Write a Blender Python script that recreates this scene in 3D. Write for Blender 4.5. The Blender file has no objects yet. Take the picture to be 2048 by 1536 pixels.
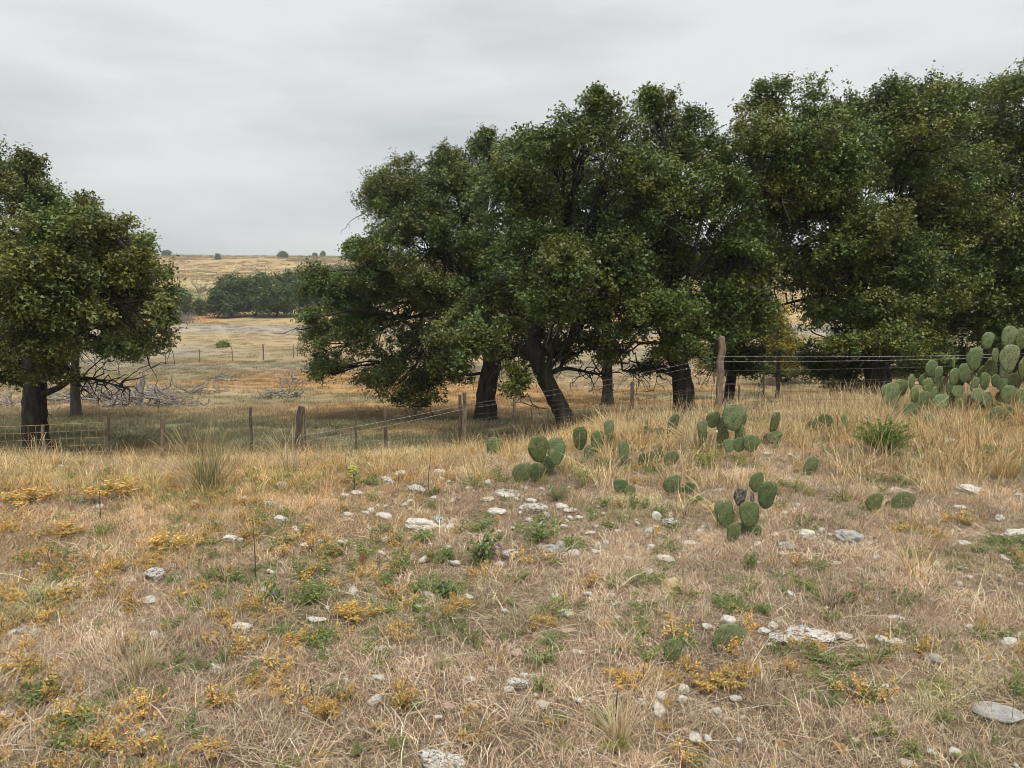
import bpy, math, random
import numpy as np
from mathutils import Vector, Matrix

R = math.radians
scene = bpy.context.scene
COL = scene.collection

# ------------------------------------------------------------------ camera
F = 1480.0                       # focal length in photo pixels (2048 wide)
CAM = np.array([0.0, 0.0, 1.6])
PITCH = math.atan(168.0 / F)
cd = bpy.data.cameras.new('camera')
cd.sensor_width = 36.0
cd.lens = 36.0 * F / 2048.0
cd.clip_start = 0.05
cd.clip_end = 6000
cam = bpy.data.objects.new('camera', cd)
cam.location = CAM
cam.rotation_euler = (R(90) - PITCH, 0, 0)
COL.objects.link(cam)
scene.camera = cam

# ------------------------------------------------------------------ world
SUN_EL, SUN_ROT = R(64), R(160)
w = bpy.data.worlds.new('World')
scene.world = w
w.use_nodes = True
nt = w.node_tree
nt.nodes.clear()
def N(tree, typ, **kw):
    n = tree.nodes.new(typ)
    for k, v in kw.items():
        setattr(n, k, v)
    return n
out = N(nt, 'ShaderNodeOutputWorld')
bg = N(nt, 'ShaderNodeBackground')
bg.inputs['Strength'].default_value = 0.1
sky = N(nt, 'ShaderNodeTexSky')
sky.sky_type = 'NISHITA'
sky.sun_disc = False
sky.sun_elevation = SUN_EL
sky.sun_rotation = SUN_ROT
sky.air_density = 1.0
sky.dust_density = 3.0
tc = N(nt, 'ShaderNodeTexCoord')
mp = N(nt, 'ShaderNodeMapping')
mp.inputs['Scale'].default_value = (1.7, 1.7, 7.0)
mp.inputs['Location'].default_value = (2.2, 0.4, 0.35)
nz = N(nt, 'ShaderNodeTexNoise')
nz.inputs['Scale'].default_value = 1.25
nz.inputs['Detail'].default_value = 5
nz.inputs['Roughness'].default_value = 0.52
rp = N(nt, 'ShaderNodeValToRGB')
rp.color_ramp.elements[0].position = 0.36
rp.color_ramp.elements[0].color = (0.282, 0.297, 0.301, 1)
rp.color_ramp.elements[1].position = 0.62
rp.color_ramp.elements[1].color = (0.388, 0.393, 0.392, 1)
sc10 = N(nt, 'ShaderNodeVectorMath', operation='SCALE')
sc10.inputs['Scale'].default_value = 10.0
mx = N(nt, 'ShaderNodeMix', data_type='RGBA')
mx.inputs[0].default_value = 0.96
nt.links.new(tc.outputs['Generated'], mp.inputs['Vector'])
nt.links.new(mp.outputs['Vector'], nz.inputs['Vector'])
nt.links.new(nz.outputs['Fac'], rp.inputs['Fac'])
nt.links.new(rp.outputs['Color'], sc10.inputs[0])
nt.links.new(sky.outputs['Color'], mx.inputs[6])
nt.links.new(sc10.outputs[0], mx.inputs[7])
nt.links.new(mx.outputs[2], bg.inputs['Color'])
nt.links.new(bg.outputs[0], out.inputs['Surface'])

sd = bpy.data.lights.new('sun', 'SUN')
sd.energy = 1.5
sd.angle = R(28)
sd.color = (1.0, 0.95, 0.88)
sun = bpy.data.objects.new('sun', sd)
_az = SUN_ROT
_dir = Vector((math.sin(_az) * math.cos(SUN_EL), math.cos(_az) * math.cos(SUN_EL), math.sin(SUN_EL)))
sun.rotation_euler = _dir.to_track_quat('Z', 'Y').to_euler()
sun.location = (0, -10, 30)
COL.objects.link(sun)

scene.view_settings.view_transform = 'Standard'
scene.view_settings.look = 'None'
scene.view_settings.exposure = 1.08
scene.view_settings.gamma = 1.0
scene.view_settings.use_curve_mapping = False
scene.render.engine = 'CYCLES'
cy = scene.cycles
cy.use_denoising = True
cy.filter_width = 0.95
cy.max_bounces = 6
cy.diffuse_bounces = 3
cy.glossy_bounces = 2
cy.transmission_bounces = 3
cy.volume_bounces = 0
cy.transparent_max_bounces = 8

# ------------------------------------------------------------------ projection helpers
CP, SP = math.cos(PITCH), math.sin(PITCH)
def ray(px, py):
    a = (px - 1024.0) / F
    b = (768.0 - py) / F
    return np.array([a, CP + SP * b, -SP + CP * b])
def P(px, py, D):
    r = ray(px, py)
    return CAM + r * (D / r[1])
def proj(x, y, z):
    dz = z - 1.6
    fw = y * CP - dz * SP
    up = y * SP + dz * CP
    fw = np.maximum(fw, 0.05)
    return 1024 + F * x / fw, 768 - F * up / fw

# ------------------------------------------------------------------ noise
def _hash(ix, iy, seed):
    h = (ix.astype(np.int64) * 374761393 + iy.astype(np.int64) * 668265263 + seed * 1442695041) & 0xFFFFFFFF
    h = ((h ^ (h >> 13)) * 1274126177) & 0xFFFFFFFF
    h = h ^ (h >> 16)
    return (h & 0xFFFF) / 65535.0
def vnoise(x, y, seed=0):
    x = np.asarray(x, float); y = np.asarray(y, float)
    ix = np.floor(x); iy = np.floor(y)
    fx = x - ix; fy = y - iy
    fx = fx * fx * (3 - 2 * fx); fy = fy * fy * (3 - 2 * fy)
    a = _hash(ix, iy, seed); b = _hash(ix + 1, iy, seed)
    c = _hash(ix, iy + 1, seed); d = _hash(ix + 1, iy + 1, seed)
    return (a * (1 - fx) + b * fx) * (1 - fy) + (c * (1 - fx) + d * fx) * fy
def fbm(x, y, seed=0, o=4):
    s = 0; a = 0.5; t = 0
    for i in range(o):
        s = s + a * vnoise(x, y, seed + i * 17); t += a
        x = x * 2.03 + 11.3; y = y * 2.03 + 5.7; a *= 0.5
    return s / t
def sstep(a, b, x):
    t = np.clip((x - a) / (b - a), 0, 1)
    return t * t * (3 - 2 * t)

# ------------------------------------------------------------------ terrain
KN = np.array([-60, 0, 4, 6, 7.2, 8, 9, 10, 11, 12.5, 14.5, 17, 20, 26, 35, 45, 63, 90, 120, 160, 200, 300, 400, 550, 700, 1000.])
FAR = [-2.25, -2.7, -3.1, -3.5, -3.2, -1.7, 0.8, 3.5, 12, 21.5, 33.8, 36, 30]
TPX = np.array([-200, 400, 950, 1300, 1700, 2300.])
TAB = [
    [0, 0, 0, -.01, -.06, -.22, -.5, -.8, -1.05, -1.25, -1.42, -1.58, -1.75],
    [0, 0, 0, 0, -.05, -.2, -.47, -.75, -1.0, -1.25, -1.45, -1.6, -1.75],
    [0, 0, 0, 0, 0, -.09, -.32, -.58, -.8, -1.0, -1.25, -1.5, -1.75],
    [0, 0, 0, .03, .07, .08, .05, -.1, -.3, -.6, -.85, -1.1, -1.5],
    [0, 0, .01, .07, .15, .20, .22, .12, -.02, -.28, -.52, -.75, -1.2],
    [0, 0, .03, .14, .23, .29, .33, .31, .2, 0, -.3, -.6, -1.1],
]
_SUB = 20
_tt = np.arange((len(KN) - 1) * _SUB + 1) / _SUB
FT = []
for row in TAB:
    z = np.interp(_tt, np.arange(len(KN)), np.array(row + FAR))
    k = np.exp(-0.5 * (np.arange(-12, 13) / 6.0) ** 2); k /= k.sum()
    zp = np.concatenate([np.full(12, z[0]), z, np.full(12, z[-1])])
    FT.append(np.convolve(zp, k, 'valid'))
FT = np.array(FT)
def ground(x, y):
    x = np.asarray(x, float); y = np.asarray(y, float)
    px = np.clip(1024 + F * x / np.maximum(y, 4.0), TPX[0], TPX[-1] - .01)
    t = np.interp(y, KN, np.arange(len(KN))) * _SUB
    i = np.clip(t.astype(int), 0, FT.shape[1] - 2); f = t - i
    ci = np.clip(np.searchsorted(TPX, px, 'right') - 1, 0, len(TPX) - 2)
    cf = (px - TPX[ci]) / (TPX[ci + 1] - TPX[ci])
    cf = cf * cf * (3 - 2 * cf)
    a = FT[ci, i] * (1 - f) + FT[ci, i + 1] * f
    b = FT[ci + 1, i] * (1 - f) + FT[ci + 1, i + 1] * f
    z = a * (1 - cf) + b * cf
    z = z + (fbm(x * .9, y * .9, 5, 3) - .5) * .10 * sstep(0, 3, y) * (1 - sstep(25, 60, y) * .3)
    z = z + (fbm(x * .05, y * .05, 9, 3) - .5) * 1.0 * sstep(30, 90, y)
    z = z + (fbm(x * .012, y * .012, 19, 3) - .5) * 5.0 * sstep(150, 400, y)
    return z
def G(px, py, dmin=1.5, dmax=60):
    """first point of the ground on the ray through a photo pixel"""
    r = ray(px, py)
    ys = np.geomspace(dmin, dmax, 900)
    t = ys / r[1]
    xs = r[0] * t; zs = 1.6 + r[2] * t
    below = zs <= ground(xs, ys)
    k = int(np.argmax(below)) if below.any() else len(ys) - 1
    return np.array([xs[k], ys[k], float(ground(xs[k], ys[k]))])
def GD(px, D):
    x = (px - 1024) / F * D
    x = P(px, 800, D)[0]
    return np.array([x, D, float(ground(x, D))])

# ------------------------------------------------------------------ mesh helpers
def tag(o, label, cat, group=None, kind=None):
    o['label'] = label
    if cat: o['category'] = cat
    if group: o['group'] = group
    if kind: o['kind'] = kind
    return o
def link(o, parent=None):
    COL.objects.link(o)
    if parent is not None: o.parent = parent
    return o
def empty(name, loc):
    o = bpy.data.objects.new(name, None)
    o.empty_display_size = 0.1
    o.location = loc
    return link(o)
def np_mesh(name, V, polys_list, mat, col=None, smooth=False):
    """V (n,3); polys_list list of (m,k) index arrays; col (n,3) point colours"""
    me = bpy.data.meshes.new(name)
    V = np.asarray(V, np.float32)
    me.vertices.add(len(V)); me.vertices.foreach_set('co', V.ravel())
    loops = np.concatenate([p.ravel() for p in polys_list]).astype(np.int32)
    sizes = np.concatenate([np.full(len(p), p.shape[1]) for p in polys_list]).astype(np.int32)
    starts = np.concatenate([[0], np.cumsum(sizes)[:-1]]).astype(np.int32)
    me.loops.add(len(loops)); me.loops.foreach_set('vertex_index', loops)
    me.polygons.add(len(sizes)); me.polygons.foreach_set('loop_start', starts)
    me.polygons.foreach_set('use_smooth', np.full(len(sizes), smooth))
    if col is not None:
        a = me.color_attributes.new('col', 'FLOAT_COLOR', 'POINT')
        c = np.ones((len(V), 4), np.float32); c[:, :3] = col
        a.data.foreach_set('color', c.ravel())
    me.update(calc_edges=True)
    if mat is not None:
        for m in (mat if isinstance(mat, (list, tuple)) else [mat]):
            me.materials.append(m)
    return me
class MB:
    def __init__(self):
        self.V = []; self.q = []; self.t = []; self.c = []; self.n = 0
    def add(self, V, quads=None, tris=None, col=None):
        V = np.asarray(V, float)
        if quads is not None and len(quads): self.q.append(np.asarray(quads, int) + self.n)
        if tris is not None and len(tris): self.t.append(np.asarray(tris, int) + self.n)
        self.V.append(V)
        self.c.append(np.ones((len(V), 3)) if col is None else np.broadcast_to(np.asarray(col, float), (len(V), 3)))
        self.n += len(V)
    def tube(self, path, rad, sides=7, col=None, cap=True, wob=None):
        path = np.asarray(path, float); n = len(path)
        rad = np.broadcast_to(np.asarray(rad, float), (n,))
        tan = np.gradient(path, axis=0)
        tan /= np.linalg.norm(tan, axis=1, keepdims=True) + 1e-9
        ref = np.array([0, 0, 1.0]) if abs(tan[0, 2]) < .9 else np.array([1.0, 0, 0])
        u = np.cross(tan, ref); u /= np.linalg.norm(u, axis=1, keepdims=True) + 1e-9
        v = np.cross(tan, u)
        a = np.arange(sides) * 2 * math.pi / sides
        rr = rad[:, None] * np.ones(sides)
        if wob is not None:
            rr = rr * (1 + wob[:n, :sides])
        V = path[:, None, :] + rr[..., None] * (np.cos(a)[None, :, None] * u[:, None, :] + np.sin(a)[None, :, None] * v[:, None, :])
        V = V.reshape(-1, 3)
        i = np.arange(n - 1)[:, None] * sides; j = np.arange(sides)[None, :]; j2 = (j + 1) % sides
        Q = np.stack([i + j, i + j2, i + sides + j2, i + sides + j], -1).reshape(-1, 4)
        tris = None
        if cap:
            V = np.vstack([V, path[-1] + tan[-1] * rad[-1] * .3])
            b = (n - 1) * sides
            tris = np.stack([b + np.arange(sides), b + (np.arange(sides) + 1) % sides, np.full(sides, n * sides)], -1)
        self.add(V, Q, tris, col)
    def mesh(self, name, mat, smooth=False, origin=None):
        V = np.vstack(self.V)
        if origin is not None: V = V - np.asarray(origin)
        return np_mesh(name, V, [np.vstack(x) for x in (self.q, self.t) if x], mat, np.vstack(self.c), smooth)
    def build(self, name, mat, parent=None, smooth=False, origin=None):
        o = bpy.data.objects.new(name, self.mesh(name, mat, smooth, origin))
        return link(o, parent)

# ------------------------------------------------------------------ materials
def mat_new(name):
    m = bpy.data.materials.new(name); m.use_nodes = True
    t = m.node_tree
    return m, t, t.nodes['Principled BSDF'], t.nodes['Material Output']
def mixcol(t, a, b, fac, mode='MULTIPLY'):
    n = N(t, 'ShaderNodeMix', data_type='RGBA', blend_type=mode)
    for s, i in ((fac, 0), (a, 6), (b, 7)):
        if isinstance(s, (int, float)): n.inputs[i].default_value = s
        elif isinstance(s, tuple): n.inputs[i].default_value = (*s, 1)
        else: t.links.new(s, n.inputs[i])
    return n.outputs[2]
def noise(t, scale, detail=4, rough=.55, vec=None, coord='Object', stretch=None):
    c = N(t, 'ShaderNodeTexCoord')
    src = c.outputs[coord]
    if stretch:
        m = N(t, 'ShaderNodeMapping'); m.inputs['Scale'].default_value = stretch
        t.links.new(src, m.inputs['Vector']); src = m.outputs['Vector']
    n = N(t, 'ShaderNodeTexNoise')
    n.inputs['Scale'].default_value = scale; n.inputs['Detail'].default_value = detail; n.inputs['Roughness'].default_value = rough
    t.links.new(src, n.inputs['Vector'])
    return n.outputs['Fac']
def ramp(t, fac, stops):
    r = N(t, 'ShaderNodeValToRGB')
    e = r.color_ramp.elements
    while len(e) < len(stops): e.new(.5)
    for k, (p, c) in enumerate(stops):
        e[k].position = p; e[k].color = (*c, 1) if len(c) == 3 else c
    t.links.new(fac, r.inputs['Fac'])
    return r.outputs['Color']
def bump(t, b, h, strength=.5, dist=.02):
    n = N(t, 'ShaderNodeBump'); n.inputs['Strength'].default_value = strength; n.inputs['Distance'].default_value = dist
    t.links.new(h, n.inputs['Height']); t.links.new(n.outputs[0], b.inputs['Normal'])

def leaf_mat(name, rough=.5, transl=.3, inst=False, spec=.3):
    m, t, b, o = mat_new(name)
    a = N(t, 'ShaderNodeAttribute', attribute_name='col')
    col = a.outputs['Color']
    if inst:
        ti = N(t, 'ShaderNodeAttribute', attribute_name='tint', attribute_type='INSTANCER')
        col = mixcol(t, col, ti.outputs['Color'], 1.0)
    else:
        oi = N(t, 'ShaderNodeObjectInfo')
        col = mixcol(t, col, ramp(t, oi.outputs['Random'], [(0, (.86, .88, .86)), (1, (1.1, 1.08, 1.05))]), 1.0)
    t.links.new(col, b.inputs['Base Color'])
    b.inputs['Roughness'].default_value = rough
    b.inputs['Specular IOR Level'].default_value = spec
    tr = N(t, 'ShaderNodeBsdfTranslucent'); t.links.new(col, tr.inputs['Color'])
    ms = N(t, 'ShaderNodeMixShader'); ms.inputs[0].default_value = transl
    t.links.new(b.outputs[0], ms.inputs[1]); t.links.new(tr.outputs[0], ms.inputs[2])
    t.links.new(ms.outputs[0], o.inputs['Surface'])
    return m
M_LEAF = leaf_mat('oak_leaf', .42, .22, spec=.4)
M_FORB = leaf_mat('forb_leaf', .6, .3)
M_GRASS = leaf_mat('grass_blade', .75, .25, inst=True, spec=.15)
M_STALK = leaf_mat('straw', .75, .2, spec=.15)

def bark(name, c0, c1, scale=9, bs=.6):
    m, t, b, o = mat_new(name)
    n = noise(t, scale, 6, .65, stretch=(1, 1, .25))
    t.links.new(ramp(t, n, [(.3, c0), (.7, c1)]), b.inputs['Base Color'])
    b.inputs['Roughness'].default_value = .9
    b.inputs['Specular IOR Level'].default_value = .15
    bump(t, b, n, bs, .03)
    return m
M_BARK = bark('oak_bark', (.014, .0125, .011), (.075, .067, .058))
M_BARK2 = bark('grey_bark', (.06, .055, .045), (.16, .145, .12))
M_DEAD = bark('dead_wood', (.09, .08, .07), (.40, .37, .34), 12)
M_POST = bark('weathered_post', (.075, .052, .036), (.33, .255, .19), 22, .9)
M_POST2 = bark('dark_post', (.05, .04, .03), (.19, .15, .12), 22, .8)

m, t, b, o = mat_new('galvanised_wire'); M_WIRE = m
n = noise(t, 30, 3)
t.links.new(ramp(t, n, [(.35, (.17, .15, .13)), (.65, (.36, .34, .32))]), b.inputs['Base Color'])
b.inputs['Metallic'].default_value = .5; b.inputs['Roughness'].default_value = .5
m, t, b, o = mat_new('rusty_wire'); M_RUST = m
n = noise(t, 18, 3)
t.links.new(ramp(t, n, [(.35, (.22, .14, .06)), (.65, (.36, .27, .13))]), b.inputs['Base Color'])
b.inputs['Roughness'].default_value = .8
m, t, b, o = mat_new('dark_wire'); M_DWIRE = m
b.inputs['Base Color'].default_value = (.09, .075, .06, 1); b.inputs['Roughness'].default_value = .7

def stone_mat(name, lo, hi, pit):
    m, t, b, o = mat_new(name)
    oi = N(t, 'ShaderNodeObjectInfo')
    c = N(t, 'ShaderNodeTexCoord')
    vm = N(t, 'ShaderNodeVectorMath', operation='ADD')
    t.links.new(c.outputs['Object'], vm.inputs[0])
    sc = N(t, 'ShaderNodeVectorMath', operation='SCALE'); sc.inputs[0].default_value = (37, 91, 53)
    t.links.new(oi.outputs['Random'], sc.inputs['Scale'])
    t.links.new(sc.outputs[0], vm.inputs[1])
    n1 = N(t, 'ShaderNodeTexNoise'); n1.inputs['Scale'].default_value = 2.2; n1.inputs['Detail'].default_value = 6; n1.inputs['Roughness'].default_value = .65
    n2 = N(t, 'ShaderNodeTexNoise'); n2.inputs['Scale'].default_value = 5.0; n2.inputs['Detail'].default_value = 5; n2.inputs['Roughness'].default_value = .7
    for x in (n1, n2): t.links.new(vm.outputs[0], x.inputs['Vector'])
    base = ramp(t, n1.outputs['Fac'], [(.3, lo), (.62, hi)])
    spots = ramp(t, n2.outputs['Fac'], [(pit, (.13, .125, .115)), (pit + .07, (1, 1, 1))])
    t.links.new(mixcol(t, base, spots, 1.0), b.inputs['Base Color'])
    b.inputs['Roughness'].default_value = .9
    b.inputs['Specular IOR Level'].default_value = .2
    bump(t, b, n2.outputs['Fac'], .5, .12)
    return m
M_ST = {
    'w': stone_mat('white_limestone', (.52, .47, .39), (.80, .765, .69), .31),
    'l': stone_mat('lichen_limestone', (.48, .45, .40), (.76, .735, .68), .43),
    'g': stone_mat('grey_limestone', (.27, .26, .24), (.52, .51, .48), .30),
    'y': stone_mat('ochre_stone', (.40, .28, .13), (.66, .53, .31), .26),
    'p': stone_mat('pinkish_stone', (.40, .27, .19), (.62, .47, .37), .26),
}
m, t, b, o = mat_new('cactus_skin'); M_PAD = m
oi = N(t, 'ShaderNodeObjectInfo')
n = noise(t, 3.5, 4)
c = ramp(t, n, [(.32, (.075, .10, .045)), (.55, (.12, .155, .075)), (.75, (.17, .20, .11))])
c = mixcol(t, c, ramp(t, oi.outputs['Random'], [(0, (.62, .74, .60)), (.35, (.95, .92, .70)), (.65, (.92, 1, .9)), (1, (1.25, 1.18, 1.2))]), 1.0)
sv = N(t, 'ShaderNodeVectorMath', operation='SCALE'); sv.inputs[0].default_value = (23, 41, 17); t.links.new(oi.outputs['Random'], sv.inputs['Scale'])
sa = N(t, 'ShaderNodeVectorMath', operation='ADD'); stc = N(t, 'ShaderNodeTexCoord'); t.links.new(stc.outputs['Object'], sa.inputs[0]); t.links.new(sv.outputs[0], sa.inputs[1])
sn = N(t, 'ShaderNodeTexNoise'); sn.inputs['Scale'].default_value = 2.6; sn.inputs['Detail'].default_value = 5; sn.inputs['Roughness'].default_value = .7; t.links.new(sa.outputs[0], sn.inputs['Vector'])
c = mixcol(t, c, (.33, .27, .14), ramp(t, sn.outputs['Fac'], [(.60, (0, 0, 0)), (.68, (.75, .75, .75))]), 'MIX')
c = mixcol(t, c, oi.outputs['Color'], 1.0)
t.links.new(c, b.inputs['Base Color'])
b.inputs['Roughness'].default_value = .55; b.inputs['Specular IOR Level'].default_value = .3
bump(t, b, noise(t, 16, 3), .12, .05)
m, t, b, o = mat_new('cactus_spine'); M_SPINE = m
a = N(t, 'ShaderNodeAttribute', attribute_name='col'); t.links.new(a.outputs['Color'], b.inputs['Base Color'])
b.inputs['Roughness'].default_value = .7
m, t, b, o = mat_new('dead_pad'); M_DPAD = m
n = noise(t, 6, 5)
t.links.new(ramp(t, n, [(.4, (.03, .025, .02)), (.55, (.16, .14, .11)), (.7, (.45, .42, .36))]), b.inputs['Base Color'])
b.inputs['Roughness'].default_value = .9

# ground sheet: one colour attribute for the land cover, broken up by noise
m, t, b, o = mat_new('ground_cover'); M_GND = m
a = N(t, 'ShaderNodeAttribute', attribute_name='col')
geo = N(t, 'ShaderNodeNewGeometry')
def gnoise(scale, det=5, ro=.6):
    n = N(t, 'ShaderNodeTexNoise'); n.inputs['Scale'].default_value = scale
    n.inputs['Detail'].default_value = det; n.inputs['Roughness'].default_value = ro
    t.links.new(geo.outputs['Position'], n.inputs['Vector']); return n.outputs['Fac']
n1 = gnoise(28, 6, .7); n2 = gnoise(2.3, 6, .65); n3 = gnoise(.11, 8, .66)
c = mixcol(t, a.outputs['Color'], ramp(t, n1, [(.33, (.45, .43, .40)), (.52, (1, .98, .95)), (.7, (1.3, 1.27, 1.2))]), 1.0)
c = mixcol(t, c, ramp(t, n2, [(.34, (.72, .74, .68)), (.5, (1, 1, 1)), (.66, (1.2, 1.14, 1.04))]), 1.0)
c = mixcol(t, c, ramp(t, n3, [(.36, (.66, .70, .62)), (.5, (1, 1, 1)), (.62, (1.14, 1.10, 1.02))]), 1.0)
t.links.new(c, b.inputs['Base Color'])
b.inputs['Roughness'].default_value = .95; b.inputs['Specular IOR Level'].default_value = .1
bump(t, b, n1, .6, .03)

# ------------------------------------------------------------------ ground sheet
rows = np.concatenate([np.linspace(-40, -1, 14), np.arange(0, 13, .085), np.geomspace(13, 1100, 190)])
us = np.sinh(np.linspace(-2.2, 2.2, 261)) / math.sinh(2.2) * 1.7
YY, UU = np.meshgrid(rows, us, indexing='ij')
XX = UU * (np.maximum(YY, 0) + 14)
ZZ = ground(XX, YY)
nr, nc = XX.shape
V = np.stack([XX, YY, ZZ], -1).reshape(-1, 3)
ii = np.arange(nr - 1)[:, None] * nc; jj = np.arange(nc - 1)[None, :]
Q = np.stack([ii + jj, ii + jj + 1, ii + nc + jj + 1, ii + nc + jj], -1).reshape(-1, 4)
def land_colour(x, y):
    """what covers the land: bare soil near, meadow with oak shade in its near colour, far pasture"""
    soil = np.array([.25, .19, .14])
    tan = np.array([.40, .315, .195]); ora = np.array([.42, .275, .135]); olv = np.array([.20, .19, .115])
    gry = np.array([.34, .305, .235]); lav = np.array([.385, .345, .30]); gold = np.array([.50, .385, .215])
    a1 = fbm(x * .28, y * .28, 31, 4); a2 = fbm(x * .06, y * .09, 37, 4); a3 = fbm(x * .012, y * .03, 41, 5)
    c = np.ones(x.shape + (3,)) * soil
    def lay(cc, k):
        nonlocal c
        k = np.clip(k, 0, 1)[..., None]; c = c * (1 - k) + cc * k
    lay(olv * 1.25, sstep(9.0, 11, y))  # olive grass, with shade under the oaks put partly into the colour
    lay(ora, sstep(9.5, 12, y) * sstep(.56, .68, a1) * .5)
    lay(tan, sstep(20, 24, y))
    lay(ora, sstep(20, 30, y) * sstep(.46, .58, a2) * (1 - sstep(50, 75, y)))
    lay(olv * 1.25, sstep(20, 30, y) * sstep(.56, .66, fbm(x * .1, y * .16, 53, 4)) * .75)
    lay(gry, sstep(44, 58, y) * sstep(.36, .55, fbm(x * .05, y * .08, 59, 4)))
    lay(tan * 1.08, sstep(70, 85, y))
    lay(olv * 1.6, sstep(70, 85, y) * sstep(.55, .64, a2) * .7)
    lay(lav, sstep(94, 98, y + (a2 - .5) * 4) * (1 - sstep(108, 113, y + (a2 - .5) * 6)))
    lay(gold, sstep(113, 118, y))
    px = 1024 + F * x / np.maximum(y, 4)
    lay(np.array([.46, .25, .12]), sstep(113, 116, y) * (1 - sstep(140, 152, y)) * sstep(470, 400, px) * .9)
    lay(np.array([.36, .34, .15]), sstep(160, 185, y) * (1 - sstep(225, 265, y)) * sstep(.40, .55, a3 + .05))
    lay(np.array([.42, .30, .17]), sstep(200, 260, y) * sstep(.5, .6, fbm(x * .02, y * .05, 71, 5)) * .8)
    lay(np.array([.36, .33, .15]), sstep(470, 520, y) * .7)
    return c
gcol = land_colour(XX, YY).reshape(-1, 3)
go = link(bpy.data.objects.new('ground', np_mesh('ground', V, [Q], M_GND, gcol, True)))
tag(go, 'dry pasture ground falling from a stony rise to a meadow and a golden hill', 'ground', kind='structure')

# ------------------------------------------------------------------ foliage
def unit(v):
    return v / (np.linalg.norm(v, axis=-1, keepdims=True) + 1e-9)
def leaf_mesh(name, C, nrm, rng, L0, L1, cols, mat, origin, wl=.66):
    n = len(C)
    d = unit(np.cross(nrm, rng.normal(size=(n, 3))))
    s = np.cross(nrm, d)
    L = rng.uniform(L0, L1, (n, 1)); W = L * wl
    v0 = C - d * L * .42 + s * W * .5 + nrm * L * .10
    v1 = C - d * L * .42 - s * W * .5 + nrm * L * .10
    v2 = C + d * L * .58
    V = np.stack([v0, v1, v2], 1).reshape(-1, 3) - origin
    Q = np.arange(n * 3).reshape(n, 3)
    return np_mesh(name, V, [Q], mat, np.repeat(cols, 3, 0))
def arc(a, b, rng, n=7, lift=.15, wob=.06):
    a = np.asarray(a, float); b = np.asarray(b, float)
    t = np.linspace(0, 1, n)[:, None]
    L = np.linalg.norm(b - a)
    p = a * (1 - t) + b * t
    p[:, 2] += (np.sin(t[:, 0] * math.pi) * lift * L)
    w_ = rng.normal(size=(n, 3)) * wob * L; w_[0] = 0; w_[-1] = 0
    return p + w_ * .6
STAT = []
LEAFC = np.array([.118, .150, .037])
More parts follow.
